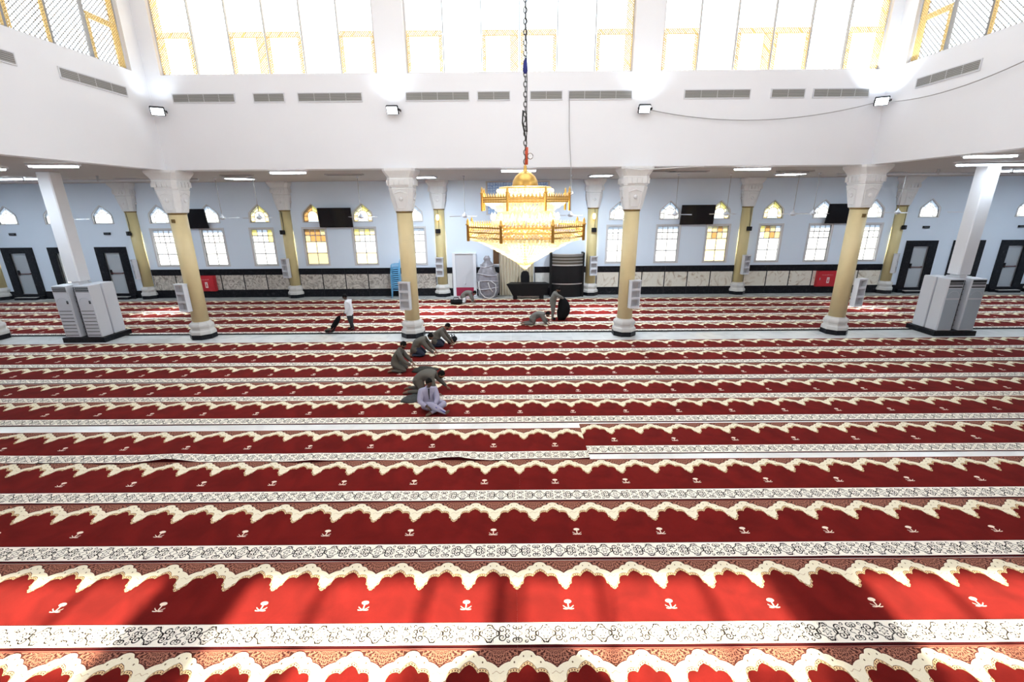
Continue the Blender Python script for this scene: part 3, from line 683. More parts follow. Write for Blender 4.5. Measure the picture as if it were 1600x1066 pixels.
# low black table and chair
r = thing('low_table', 'low black table with two slab legs below the chandelier tip', 'table', (.64, 24.15, 0))
MB().add([(-1.18,-.25,.80),(1.18,-.25,.80),(.95,.38,.80),(-.95,.38,.80),(-1.18,-.25,.86),(1.18,-.25,.86),(.95,.38,.86),(-.95,.38,.86)], [(0,3,2,1),(4,5,6,7),(0,1,5,4),(1,2,6,5),(2,3,7,6),(3,0,4,7)]).build('table_top', DKW, r)
MB().add([(-1.16,-.24,.80),(1.16,-.24,.80),(.93,.36,.80),(-.93,.36,.80),(-.84,-.2,.20),(.84,-.2,.20),(.8,.3,.20),(-.8,.3,.20)], [(0,1,2,3),(7,6,5,4),(0,4,5,1),(1,5,6,2),(2,6,7,3),(3,7,4,0)]).build('apron', DKW, r)
for s in (-1, 1): MB().box(s*.72-.11, s*.72+.11, -.2, .3, .004, .22).build('leg', DKW, r)
MB().box(-.6,.6,-.03,.03,.10,.14).build('stretcher', SILVER, r)
r = thing('office_chair', 'black chair with rounded back tucked behind the low table', 'chair', (.48, 24.80, 0))
MB().prism([(-.23,.62),(.23,.62),(.24,1.15),(.2,1.35),(.1,1.43),(-.1,1.43),(-.2,1.35),(-.24,1.15)], -.05, .04).build('backrest', BLACK, r)
MB().rbox(-.25,.25,-.2,.25,.42,.52,.03).build('seat', BLACK, r); MB().tube([(0,0,.06),(0,0,.43)], .03).build('stem', SILVER, r)
for k in range(5): a = k*2*PI/5; MB().tube([(0,0,.08),(.24*math.cos(a),.24*math.sin(a),.035)], .022, 6).build('foot', BLACK, r)
# wrapped machine with a hose
SHEET = mat('grey_plastic_wrap', (.25,.24,.27), .3, var=.5, scale=7, bump=.8, bscale=9)
r = thing('wrapped_machine', 'bulky shape wrapped in crumpled grey plastic beside the side door', 'wrapped object', (-1.6, 24.65, 0))
mb = MB(); prof = [(.50,.006),(.55,.25),(.56,.6),(.57,.95),(.54,1.25),(.46,1.5),(.36,1.72),(.26,1.9),(.17,1.98),(.16,2.06),(.19,2.12),(.17,2.2),(.10,2.27),(.02,2.28)]
rings = []
rr = random.Random(3)
for i, (q, z) in enumerate(prof):
    rings.append([(q*(1+.10*math.sin(3*a+i)+.05*rr.uniform(-1,1))*math.cos(a), .72*q*(1+.10*math.sin(2*a+i*2)+.05*rr.uniform(-1,1))*math.sin(a), z+ (.03*math.sin(4*a+i) if 0 < i < 13 else 0)) for a in [2*PI*k/20 for k in range(20)]])
mb.loft(rings, 0, True).build('wrap', SHEET, r)
st = MB()
for z, q in ((.55,.59),(.95,.60),(1.3,.55),(1.75,.38)):
    st.tube([(q*math.cos(a), .75*q*math.sin(a), z+.05*math.sin(2*a+z*5)) for a in [2*PI*k/20 for k in range(21)]], .028, 5)
st.build('tied_folds', mat('pale_plastic_wrap', (.46,.45,.50), .35, var=.3, scale=8), r)
MB().tube([(-.45,-.42,.95),(-.45,-.5,.7),(-.36,-.55,.35),(-.15,-.57,.12),(.1,-.57,.05),(.35,-.56,.15),(.48,-.52,.45),(.46,-.46,.8),(.2,-.5,1.0),(.05,-.52,.9),(.15,-.54,.6),(.3,-.52,.4)], .022, 7).build('hose', mat('pale_hose', (.62,.61,.60), .5), r)
# stack of blue plastic chairs
BLUEP = mat('light_blue_plastic', (.13,.40,.66), .4)
def plastic_chair(loc, label):
    r = thing('plastic_chair', label, 'chair', loc, math.radians(-80), 'stacked blue plastic chairs')
    MB().rbox(-.22,.22,-.22,.20,.42,.45,.02).build('seat', BLUEP, r)
    MB().loft([[(-.21,.20,.44),(.21,.20,.44),(.21,.225,.44),(-.21,.225,.44)],[(-.22,.24,.62),(.22,.24,.62),(.22,.265,.62),(-.22,.265,.62)],[(-.2,.28,.82),(.2,.28,.82),(.2,.30,.82),(-.2,.30,.82)],[(-.12,.295,.88),(.12,.295,.88),(.12,.31,.88),(-.12,.31,.88)]]).build('backrest', BLUEP, r)
    for sx in (-1, 1):
        for sy in (-1, 1): MB().tube([(sx*.2,sy*.19,.43),(sx*.24,sy*.24,.0)], [.026,.02], 6).build('leg', BLUEP, r)
        MB().tube([(sx*.22,.24,.64),(sx*.25,.0,.64),(sx*.24,-.18,.60),(sx*.22,-.2,.44)], .02, 6).build('armrest', BLUEP, r)
    return r
c0 = plastic_chair((-6.72, 24.72, .006), 'light blue plastic chair, lowest in the tall stack against the far wall')
for k in range(1, 12): dup(c0, (-6.72+.002*k, 24.72, .006+.112*k), None, 'light blue plastic chair, %s in the tall stack against the far wall' % ('topmost' if k == 11 else ORD[k]+' from the floor'))
# hose cabinets
for x, l in ((-17.46,'red fire cabinet on the dado behind the left corner column'), (17.38,'red fire cabinet on the dado beside the right corner column')):
    r = thing('fire_cabinet', l, 'fire cabinet', (x, YW-.03, .40), 0, 'red fire cabinets')
    MB().box(-.52,.52,-.2,0,0,.87).build('box', REDP, r)
    d = MB().box(-.48,.48,-.225,-.2,.03,.84).build('cabinet_door', REDP, r)
    MB().rbox(.0,.14,-.231,-.225,.20,.52,.01).build('white_emblem', mat('white_print', (.8,.72,.72), .5), d)
    MB().lathe([(.025,0),(.025,.13),(.01,.16)], 8, c=(.07,-.233,.26)).box(.03,.11,-.236,-.23,.44,.46).build('extinguisher_mark', REDP, d)
    tx = MB(); xx = -.3
    for k in range(9): ww = R.uniform(.03,.07); tx.box(xx, xx+ww, -.228, -.225, .64, .64+R.uniform(.02,.05)); xx += ww+.02
    tx.build('lettering_line', mat('pale_red_print', (.62,.25,.25), .5), d); MB().box(-.42,-.38,-.25,-.225,.38,.50).build('handle', SILVER, d)

# ------------------------------------------------------------------ ceiling fittings of the aisle
def fluo(x, y, z, L, label, ry=0, pw=60, drop=0):
    r = thing('ceiling_light', label, 'ceiling light', (x, y, z), ry, 'lit strip lights under the aisle ceiling')
    MB().box(-L/2, L/2, -.16, .16, .0, .05+drop).build('housing', ACW, r)
    for s in (-1, 1): MB().tube([(-L/2+.03, s*.07, -.02), (L/2-.03, s*.07, -.02)], .03, 8).build('lamp_tube', TUBE, r)
    al = bpy.data.lights.new('strip_lamp', 'AREA'); al.shape = 'RECTANGLE'; al.size = L; al.size_y = .2; al.energy = pw; al.color = (.80,.91,1)
    ao = bpy.data.objects.new('strip_lamp', al); COL.objects.link(ao); ao.parent = r; ao.location = (0,0,-.06)
for x, y, l in ((-8.40,17.45,'long strip light under the beam above the left middle television'), (.03,17.45,'long strip light under the beam behind the chandelier chain'), (8.62,17.55,'long strip light under the beam above the right middle television')): fluo(x, y, 6.15, 1.3, l)
fluo(-13.6, 14.0, 6.15, 1.25, 'strip light in the left aisle just beyond the corner', .12, 40)
fluo(13.0, 13.3, 6.15, 1.25, 'strip light in the right aisle just beyond the corner', -.12, 40)
fluo(-17.2, 14.8, 6.15, 2.4, 'strip light at the left edge beyond the first', .05, 90)
fluo(16.3, 16.35, 6.15, 2.6, 'strip light above the right square post', 0, 40)
fluo(20.6, 19.9, 6.15, 2.4, 'strip light deep in the right aisle before the right doors', 0, 140)
fluo(-20.6, 19.9, 6.15, 2.4, 'strip light deep in the left aisle before the left doors', 0, 140)
fluo(26.4, 20.6, 6.15, 2.4, 'strip light deep in the right aisle by the last door', 0, 140)  # out of view, added to lift the dark outer bay
fluo(-26.4, 20.6, 6.15, 2.4, 'strip light deep in the left aisle by the first door', 0, 140)  # unseen strip added to brighten the opposite outer bay
PX = [(-12.35,21.2,'left corner column'), (-4.1,21.2,'column behind the workers'), (3.75,21.2,'column right of the chandelier'), (12.2,21.2,'right corner column'), (-17.3,21.5,'left square post'), (16.7,21.5,'right square post')]  # the two panels by the posts are added to carry wash spots
for x, y, l in PX:
    r = thing('panel_light', 'square lit ceiling panel beyond the %s' % l, 'ceiling light', (x, y, 6.14), 0, 'square ceiling panels')
    MB().box(-.5,.5,-.5,.5,.0,.055).build('housing', ACW, r); MB().box(-.42,.42,-.42,.42,-.012,.0).build('diffuser', TUBE, r)
    if abs(abs(x)-12.3) < .2: continue
    sp = bpy.data.lights.new('downlight', 'SPOT'); sp.energy = 2600; sp.spot_size = math.radians(30); sp.spot_blend = .8; sp.shadow_soft_size = .3; sp.color = (.95,.97,1)  # added spot imitating window sheen on the carpet
    so = bpy.data.objects.new('downlight', sp); COL.objects.link(so); so.parent = r; so.location = (0,0,-.06)
    if abs(x) > 15: continue
    al = bpy.data.lights.new('panel_lamp', 'AREA'); al.size = .84; al.energy = 270; al.color = (.80,.91,1)
    ao = bpy.data.objects.new('panel_lamp', al); COL.objects.link(ao); ao.parent = r; ao.location = (0,0,-.05)
for x, y, w, l in ((-7.0,19.3,1.5,'dark air slot in the aisle ceiling left of the column behind the workers'), (-4.6,19.2,1.0,'short dark air slot beside the capital behind the workers'), (6.8,19.0,1.6,'dark air slot in the aisle ceiling above the right middle television'), (5.5,18.6,1.4,'dark air slot beside the capital right of the chandelier'), (-11.3,19.2,1.2,'dark air slot beside the left corner capital'), (11.3,19.4,1.4,'dark air slot beside the right corner capital')):
    r = thing('air_slot', l, 'air vent', (x, y, 6.15), 0, 'ceiling air slots')
    MB().box(-w/2, w/2, -.16, .16, .0, .049).build('frame', CEIL, r)
    for k in range(3): MB().box(-w/2+.04, w/2-.04, -.12+k*.09, -.06+k*.09, -.006, .004).build('slot', DARK, r)
# fans
FX = [-20.4,-13.5,-11.72,-7.1,-2.38,2.44,7.22,9.6,12.05,13.4,17.44,20.6]
fan_w = ['beside the left square post','between the left corner column and the left red cabinet','before the yellow arched window left of the peach one','before the arched window right of the left middle television','left of the chandelier','right of the chandelier','at the left end of the right middle television','at the right end of the right middle television','before an arched window right of the right red television side'.replace('right of the right red television side','left of the right red cabinet'),'left of the half hidden right television','beside the wall column by the right doors','beside the right square post']
f0 = None
for i, x in enumerate(FX):
    lab = 'white ceiling fan %s' % fan_w[i]
    if f0 is None:
        f0 = thing('ceiling_fan', lab, 'fan', (x, 21.2, 4.42), .3, 'ceiling fans of the far aisle')
        MB().tube([(0,0,.12),(0,0,1.74)], .012, 6).build('rod', CABLE, f0)
        MB().lathe([(.02,1.70),(.06,1.74),(.06,1.775)], 10).build('canopy', ACW, f0)
        MB().lathe([(.03,-.03),(.11,.0),(.13,.05),(.10,.10),(.04,.16),(.02,.22)], 14).build('motor', ACW, f0)
        for k in range(3):
            M = Matrix.Rotation(k*2*PI/3, 4, 'Z')
            MB().box(.11,.24,-.03,.03,.03,.045, M=M).add([(.22,-.06,.03),(.72,-.075,.02),(.72,.075,.05),(.22,.06,.05),(.22,-.06,.038),(.72,-.075,.028),(.72,.075,.058),(.22,.06,.058)], [(0,3,2,1),(4,5,6,7),(0,1,5,4),(1,2,6,5),(2,3,7,6),(3,0,4,7)], 0, False, M).build('blade', ACW, f0)
    else: dup(f0, (x, 21.2+R.uniform(-.2,.2) if i != 8 else 20.3, 4.42), R.uniform(0,2), lab)
for s, w_ in ((-1, 'left'), (1, 'right')):
    r = thing('conduit_pipe', 'long white pipe under the aisle ceiling over the %s doors' % w_, 'pipe', (0,0,0), 0, 'ceiling pipes')
    MB().tube([(s*30,19.6,6.02),(s*12.9,19.2,6.02)], .045, 8).build('pipe', ACW, r)
    for k in range(6): MB().box(s*(14+k*3)-.02, s*(14+k*3)+.02, 19.2+.02*k*1.2, 19.28+.03*k, 5.98, 6.195).build('hanger', SILVER, r)

# ------------------------------------------------------------------ vents on the clerestory walls
vw = ['first from the left corner','second from the left corner','third from the left corner','just right of the second floodlight','short one left of the chandelier chain','short one right of the chandelier chain','under which the thin cable drops','just right of the third floodlight','short one in the right bay','nearest the right corner']
VX = [(-11.52,-9.48),(-8.82,-7.82),(-7.33,-5.22),(-3.73,-1.64),(-1.33,-.28),(.43,1.47),(1.71,3.80),(5.58,7.74),(8.48,9.56),(9.88,11.70)]
def vent(x0, x1, M, label):
    r = thing('air_vent', label, 'air vent', (0,0,0), 0, 'grey vents below the clerestory windows'); r.matrix_world = M @ Matrix.Translation(((x0+x1)/2, 0, 8.44))
    w = (x1-x0)/2; h = .115
    MB().box(-w, w, -.012, -.001, -h, h).build('backing', mat('vent_back', (.12,.12,.12), .6) if 'vent_back' not in bpy.data.materials else bpy.data.materials['vent_back'], r)
    f = MB()
    for a, b, c, d in ((-w-.03,w+.03,h,h+.03),(-w-.03,w+.03,-h-.03,-h),(-w-.03,-w,-h,h),(w,w+.03,-h,h)): f.box(a, b, -.03, 0, c, d)
    for k in range(1, max(2, round(w*2/.5))): xx = -w+k*2*w/max(2, round(w*2/.5)); f.box(xx-.008, xx+.008, -.028, 0, -h, h)
    f.build('frame', ACW, r)
    for k in range(5): MB().box(-w, w, -.028, -.012, -h+.008+k*.045, -h+.036+k*.045).build('slat', VENTG, r)
MF = Matrix.Translation((0, YA, 0))
for (a, b), l in zip(VX, vw): vent(a, b, MF, 'grey slatted air vent below the windows, %s' % l)
MLv = Matrix(((0,-1,0,-XA),(1,0,0,0),(0,0,1,0),(0,0,0,1))); MRv = Matrix(((0,1,0,XA),(-1,0,0,0),(0,0,1,0),(0,0,0,1)))
vent(13.55, 15.7, MLv, 'grey slatted air vent on the left side wall nearest the corner'); vent(10.3, 12.4, MLv, 'grey slatted air vent on the left side wall cut by the picture edge')
vent(-15.5, -13.55, MRv, 'grey slatted air vent on the right side wall')

# ------------------------------------------------------------------ floodlights and cables
FLOODP = [(-11.95,16.45,8.0,'black floodlight in the left corner of the clerestory wall',.5), (-4.17,16.6,8.0,'black floodlight between the left and middle clerestory windows',0), (4.2,16.6,7.97,'floodlight between the middle and right clerestory windows',0), (12.0,16.45,8.12,'floodlight in the right corner of the clerestory wall',-.5)]
LED = mat('lit_led_face', (1,1,1), .4, emit=(.85,.93,1), es=6)
for i, (x, y, z, l, rz) in enumerate(FLOODP):
    r = thing('floodlight', l, 'floodlight', (x, y, z), rz, 'clerestory floodlights')
    M = Matrix.Translation((0,-.14,0)) @ Matrix.Rotation(math.radians(28), 4, 'X')
    MB().rbox(-.20,.20,-.05,.05,-.14,.14,.03, M=M).build('housing', BLACK, r); MB().box(-.17,.17,-.056,-.05,-.11,.11, M=M).build('lit_face', LED, r)
    MB().box(-.2,.2,.05,.08,-.02,.02, M=M).tube([(0,-.1,0),(0,.10 if not rz else .26,0)], .02, 6).build('bracket', BLACK, r)
    MB().box(.22,.25,-.2,.05,-.03,.03).build('arm', BLACK, r)
    # the second lamp of the fitting washes the wall above
    sp = bpy.data.lights.new('wall_wash', 'SPOT'); sp.energy = [30,44,54,230][i]; sp.spot_size = math.radians(120); sp.spot_blend = 1; sp.shadow_soft_size = .1; sp.color = (.78,.9,1)
    so = bpy.data.objects.new('wall_wash', sp); COL.objects.link(so); so.parent = r; so.location = (0,-.45,.15); so.rotation_euler = (math.radians(162), 0, 0)
def sag(a, b, d, n=16):
    a, b = Vector(a), Vector(b); return [tuple(a.lerp(b, k/n) - Vector((0,0,d*4*(k/n)*(1-k/n)))) for k in range(n+1)]
def cable(pts, r, m, label, name='cable', extra=None):
    o = MB().tube(pts, r, 6).build(name, m); tag(o, label, 'cable'); return o
cable([(-30,17.39,.03),(-12,17.392,.03),(0,17.388,.03),(14,17.392,.03),(30,17.39,.03)], .026, BLACK, 'black cable laid along the inner edge of the marble strip')
cable(sag((4.35,16.62,7.98), (11.85,16.55,8.10), .42), .014, CABLE, 'thin grey cable sagging between the third and fourth floodlights')
cable(sag((12.1,16.4,8.1), (12.2,11.0,8.55), .35), .014, CABLE, 'thin grey cable sagging along the right side wall')
cable([(1.72,16.66,8.36),(1.74,16.62,7.4),(1.84,16.62,6.15),(1.8,16.3,5.6),(1.2,11.0,5.2),(.78,8.95,5.08)], .012, CABLE, 'thin cable dropping from a vent to the chandelier rim')
cable([(3.7,16.4,6.12),(4.2,16.38,6.06),(4.9,16.4,6.1),(6.4,16.5,6.17)], .02, CABLEW, 'pale cable looped round the capital right of the chandelier')

# ------------------------------------------------------------------ chandelier
CH = (.02, 8.7, 0)
r = thing('chandelier', 'large gilt tiered chandelier with crystal cone and lit bulbs', 'chandelier', CH)
CRYS = frosted('crystal_drop', (1,.95,.78), .15); BULB = mat('lit_bulb', (1,.95,.8), .4, emit=(1,.86,.60), es=14)
def oct_(R_, z, rot=PI/8): return [(R_*math.cos(rot+k*PI/4), R_*math.sin(rot+k*PI/4), z) for k in range(8)]
def gallery(name, Rr, z0, z1, post0, post1, pr):
    g = MB()
    for (a, b) in ((z0, z0+.025), (z1-.03, z1), ((z0+z1)/2-.012, (z0+z1)/2+.012)):
        o, i = oct_(Rr, a), oct_(Rr-.03, a); o2, i2 = oct_(Rr, b), oct_(Rr-.03, b)
        for k in range(8):
            j = (k+1) % 8; g.add([o[k],o[j],i[j],i[k],o2[k],o2[j],i2[j],i2[k]], [(0,3,2,1),(4,5,6,7),(0,1,5,4),(2,3,7,6)])
    go = g.build(name, GOLDD, r)
    c = oct_(Rr, 0); fr_ = MB(); sp_k = MB()
    for k in range(8):
        a, b = Vector(c[k]), Vector(c[(k+1) % 8]); L = (b-a).length; n = max(8, int(L/.06)); d = (b-a)/n
        for q in range(n):
            p = a+d*q; h = (z1-z0)/2-.012
            for zz in (z0+.02, (z0+z1)/2+.012):
                fr_.tube([tuple(p+Vector((0,0,zz))), tuple(p+d+Vector((0,0,zz+h-.02)))], .006, 4, smooth=False)
                fr_.tube([tuple(p+d+Vector((0,0,zz))), tuple(p+Vector((0,0,zz+h-.02)))], .006, 4, smooth=False)
            m_ = p+d*.5; sp_k.lathe([(.014,z1),(.018,z1+.02),(.003,z1+.06)], 5, c=tuple(m_), smooth=False)
    o = fr_.build('fretwork', GOLD, go); o['kind'] = 'stuff'; o = sp_k.build('cresting', GOLD, go); o['kind'] = 'stuff'
    for k in range(8):
        MB().lathe([(pr,post0),(pr,post1-.12),(pr*1.5,post1-.12),(pr*1.5,post1-.10),(pr*.9,post1-.09),(pr*.9,post1-.05),(.004,post1)], 8, c=(c[k][0]*1.005, c[k][1]*1.005, 0)).build('turret', GOLDD, go)
gallery('lower_gallery', 1.12, 4.40, 4.60, 4.34, 4.74, .026)
gallery('middle_gallery', .84, 5.00, 5.10, 4.86, 5.27, .022)
g = MB().lathe([(.46,5.235),(.48,5.24),(.48,5.27),(.46,5.275)], 24); go = g.build('upper_rim', GOLD, r)
MB().lathe([(.235,5.27),(.24,5.30),(.225,5.38),(.18,5.46),(.10,5.525),(.04,5.56),(.025,5.60),(.03,5.63),(.01,5.66)], 24).build('dome', GOLDD, r)
MB().tube([(0,0,3.95),(0,0,5.30)], .035, 8).build('stem', GOLD, r)
for nm, Rr, zz in (('arm', 1.1, 4.41), ('arm', .83, 5.01)):
    for k in range(8):
        a = PI/8+k*PI/4; MB().tube([(.03*math.cos(a),.03*math.sin(a),zz+.12),(Rr*.5*math.cos(a),Rr*.5*math.sin(a),zz+.05),(Rr*math.cos(a),Rr*math.sin(a),zz)], .014, 6).build(nm, GOLD, r)
def strands(name, ra, za, rb, zb, n, m=7, belly=0):
    mb = MB()
    for k in range(n):
        a = 2*PI*k/n
        for q in range(m):
            t0, t1 = q/m, (q+.92)/m; ps = []
            for t in (t0, (t0+t1)/2, t1):
                rr_ = ra+(rb-ra)*t - belly*math.sin(PI*t); ps.append((rr_*math.cos(a), rr_*math.sin(a), za+(zb-za)*t))
            w = .9*PI*(ra+(rb-ra)*t0)/n
            mb.tube(ps, [w*.5, max(.004, w), w*.4], 4, smooth=False)
    o = mb.build(name, CRYS, r); o['kind'] = 'stuff'; return o
strands('crystal_cone', 1.02, 4.41, .10, 3.86, 72, 9, .03); strands('crystal_tip', .20, 3.96, .02, 3.76, 20, 4)
strands('crystal_drum', .50, 5.24, .52, 5.02, 48, 3); strands('crystal_bowl', .74, 5.01, .30, 4.68, 56, 6, .03); strands('crystal_collar', .42, 4.92, .62, 4.62, 44, 4)
strands('crystal_fringe', 1.06, 4.42, 1.0, 4.34, 90, 2)
for k in range(16):
    a = 2*PI*k/16; MB().lathe([(.016,0),(.016,.10)], 8, c=(.62*math.cos(a),.62*math.sin(a),4.60)).build('candle', ACW, r)
    MB().lathe([(.012,0),(.028,.03),(.022,.07),(.004,.12)], 8, c=(.62*math.cos(a),.62*math.sin(a),4.70)).build('bulb', BULB, r)
for k in range(10):
    a = 2*PI*k/10+.2; MB().lathe([(.012,0),(.028,.03),(.022,.07),(.004,.12)], 8, c=(.36*math.cos(a),.36*math.sin(a),5.10)).build('bulb', BULB, r)
for z, rr_, n, e in ((4.28,.5,6,13), (5.12,.30,4,7), (4.80,.25,4,7), (4.05,.12,1,5)):
    for k in range(n):
        a = 2*PI*k/n+.3; pl = bpy.data.lights.new('chandelier_bulb', 'POINT'); pl.energy = e; pl.shadow_soft_size = .06; pl.color = (1,.91,.70)
        po = bpy.data.objects.new('chandelier_bulb', pl); COL.objects.link(po); po.parent = r; po.location = (rr_*math.cos(a), rr_*math.sin(a), z)
CHAIN = mat('dark_chain', (.10,.10,.10), .4, .8)
z = 5.66; k = 0; cm = None
while z < 13.55:
    if cm is None:
        q = [(.028*math.cos(a), 0, .05+.05*math.sin(a)) for a in [2*PI*j/10 for j in range(11)]]
        o = MB().tube(q, .009, 5).build('chain_link', CHAIN, r); cm = o.data
    else: o = link('chain_link', cm, r)
    o.location = (0,0,z); o.rotation_euler = (0,0,(k % 2)*PI/2); z += .078; k += 1
MB().tube([(.02,0,5.66),(.025,.01,5.95)], .03, 8).build('red_tape', mat('red_tape', (.55,.08,.03), .6), r)
MB().tube([(.09+.05*math.cos(a), -.02, 5.80+.05*math.sin(a)) for a in [2*PI*j/12 for j in range(13)]], .007, 5).build('shackle_ring', CHAIN, r)
MB().tube([(.02,.01,6.05),(-.05,.0,6.35),(-.04,0,6.55),(.02,.01,6.5),(.03,0,6.2)], .014, 6).build('hook', BLACK, r)
MB().lathe([(.02,7.12),(.045,7.16),(.03,7.3),(.012,7.36)], 8).build('blue_rag', mat('blue_rag', (.02,.03,.20), .8), r)
MB().tube([(.02,.02,5.7),(.03,.01,7.0),(-.02,.02,9.5),(.02,0,13.5)], .008, 5).build('flex', BLACK, r)

# ------------------------------------------------------------------ people
SKIN = mat('brown_skin', (.20,.10,.06), .6); SKIND = mat('dark_brown_skin', (.085,.042,.026), .6)
GREY = mat('olive_grey_cloth', (.098,.090,.076), .9, var=.12, scale=9); GREYL = mat('light_grey_cloth', (.135,.128,.115), .9, var=.12, scale=9)
NAVY = mat('dark_blue_denim', (.018,.026,.050), .9, var=.2, scale=9); LAV = mat('lavender_cloth', (.35,.34,.47), .9, var=.08, scale=9)
WSHIRT = mat('white_shirt_cloth', (.72,.73,.76), .9, var=.05, scale=9); DTROU = mat('black_trousers', (.025,.027,.032), .9)
HAIRM = mat('black_hair', (.006,.005,.005), .8, spec=.15); EYE = mat('eye', (.02,.015,.012), .3); LIP = mat('lips', (.13,.05,.04), .6)
BCLOTH = mat('black_bag_cloth', (.007,.007,.008), .9, spec=.15, bump=.4, bscale=20); OLIVE = mat('dark_olive_cloth', (.030,.030,.022), .9, var=.3, scale=8, bump=.5, bscale=14)
def frame(fwd, upv=(0,0,1)):
    f = Vector(fwd).normalized(); l = Vector(upv).cross(f).normalized(); u = f.cross(l); return f, l, u
def head_mesh(mb, c, fwd, s, mi_skin, mi_eye, mi_lip):
    f, l, u = frame(fwd); M = Matrix(((f.x,l.x,u.x,c[0]),(f.y,l.y,u.y,c[1]),(f.z,l.z,u.z,c[2]),(0,0,0,1))) @ Matrix.Scale(s, 4)
    n, k = 20, 14; rings = []
    for i in range(k+1):
        a = -PI/2+PI*i/k; z = .118*math.sin(a); q = max(math.cos(a), .03); ring = []
        for j in range(n):
            t = 2*PI*j/n; x = .098*q*math.cos(t); y = .077*q*math.sin(t)
            if z < 0: y *= 1+z*2.0; x = x*(1+z*.6) if x > 0 else x*(1+z*2.6)       # jaw and nape
            if x > 0:
                x -= .006*math.exp(-((abs(y)-.032)/.014)**2-((z-.012)/.014)**2)     # sockets
                x += .020*math.exp(-(y/.013)**2-((z+.022)/.020)**2)                 # nose
                x += .006*math.exp(-(y/.03)**2-((z+.095)/.02)**2)                   # chin
            ring.append((x, y, z))
        rings.append(ring)
    mb.loft(rings, mi_skin, True, M)
    for sg in (-1, 1):
        mb.ball((.080, sg*.031, .012), .011, 8, mi_eye, (.6,1.2,.8), M); mb.ball((-.005, sg*.078, -.005), .026, 8, mi_skin, (.7,.35,1.1), M)
    mb.ball((.083, 0, -.058), .02, 8, mi_lip, (.35,1.1,.3), M)
    return M
def hair_mesh(M, beard, cap=None):
    mb = MB(); n, k = 20, 9; rings = []
    for i in range(k+1):
        a = -.25+(PI/2+.25)*i/k; ring = []
        for j in range(n):
            t = 2*PI*j/n; front = max(0, math.cos(t)); aa = a if a > .55*front+.1 else a+(.62*front)*(1-i/k)
            q = max(math.cos(aa), .03); ring.append((.105*q*math.cos(t)-.006, .084*q*math.sin(t), .126*math.sin(aa)+.004))
        rings.append(ring)
    mb.loft(rings, 0, True, M)
    if beard:
        rr_ = []
        for i in range(6):
            z = -.045-.078*i/5; w = .062*(1-.10*i-.05*i*(i > 3)); d = .083+.006*math.sin(i)-.012*i*(i > 3)*.5
            rr_.append([(d*math.cos(t)*(1 if i else .96), w*math.sin(t), z+(.03*abs(math.sin(t)) if i == 0 else 0)) for t in [-1.4+2.8*j/10 for j in range(11)]] + [(.02, w*.6, z), (.02, -w*.6, z)])
        mb.loft(rr_, 0, True, M)
    return mb
def hand(mb, w, e, nrm, s, mi, grip=.5):
    """palm, five bent fingers and a thumb; w wrist, e direction, nrm palm side"""
    d = Vector(e).normalized(); nn = (Vector(nrm)-d*Vector(nrm).dot(d)).normalized(); side = d.cross(nn); w = Vector(w)
    P = lambda a, b, c: tuple(w+s*(d*a+side*b+nn*c))
    rings = []
    for a, hw, ht in ((-.02,.024,.018),(.02,.034,.016),(.06,.040,.014),(.085,.040,.011)):
        rings.append([P(a, hw*math.cos(t), ht*math.sin(t)) for t in [2*PI*k/8 for k in range(8)]])
    mb.loft(rings, mi, True)
    for b, L in ((-.030,.066),(-.010,.076),(.011,.071),(.031,.054)):
        mb.tube([P(.078,b,0),P(.078+L*.45,b*1.05,.004+.15*L*grip),P(.078+L*.8,b*1.08,.35*L*grip+.006),P(.078+L*(1-.25*grip),b*1.08,.8*L*grip+.008)], [.0092*s,.0088*s,.008*s,.006*s], 6, mi)
    mb.tube([P(.015,-.030,.004),P(.045,-.056,.012),P(.072,-.062,.022),P(.09,-.056,.03)], [.011*s,.0105*s,.009*s,.007*s], 6, mi)
RADII = dict(pelvis=.155, waist=.150, chest=.165, neckb=.080, neck=.054, sh=.088, el=.064, wr=.044, hip=.115, kn=.082, an=.048, ball=.042, toe=.028)
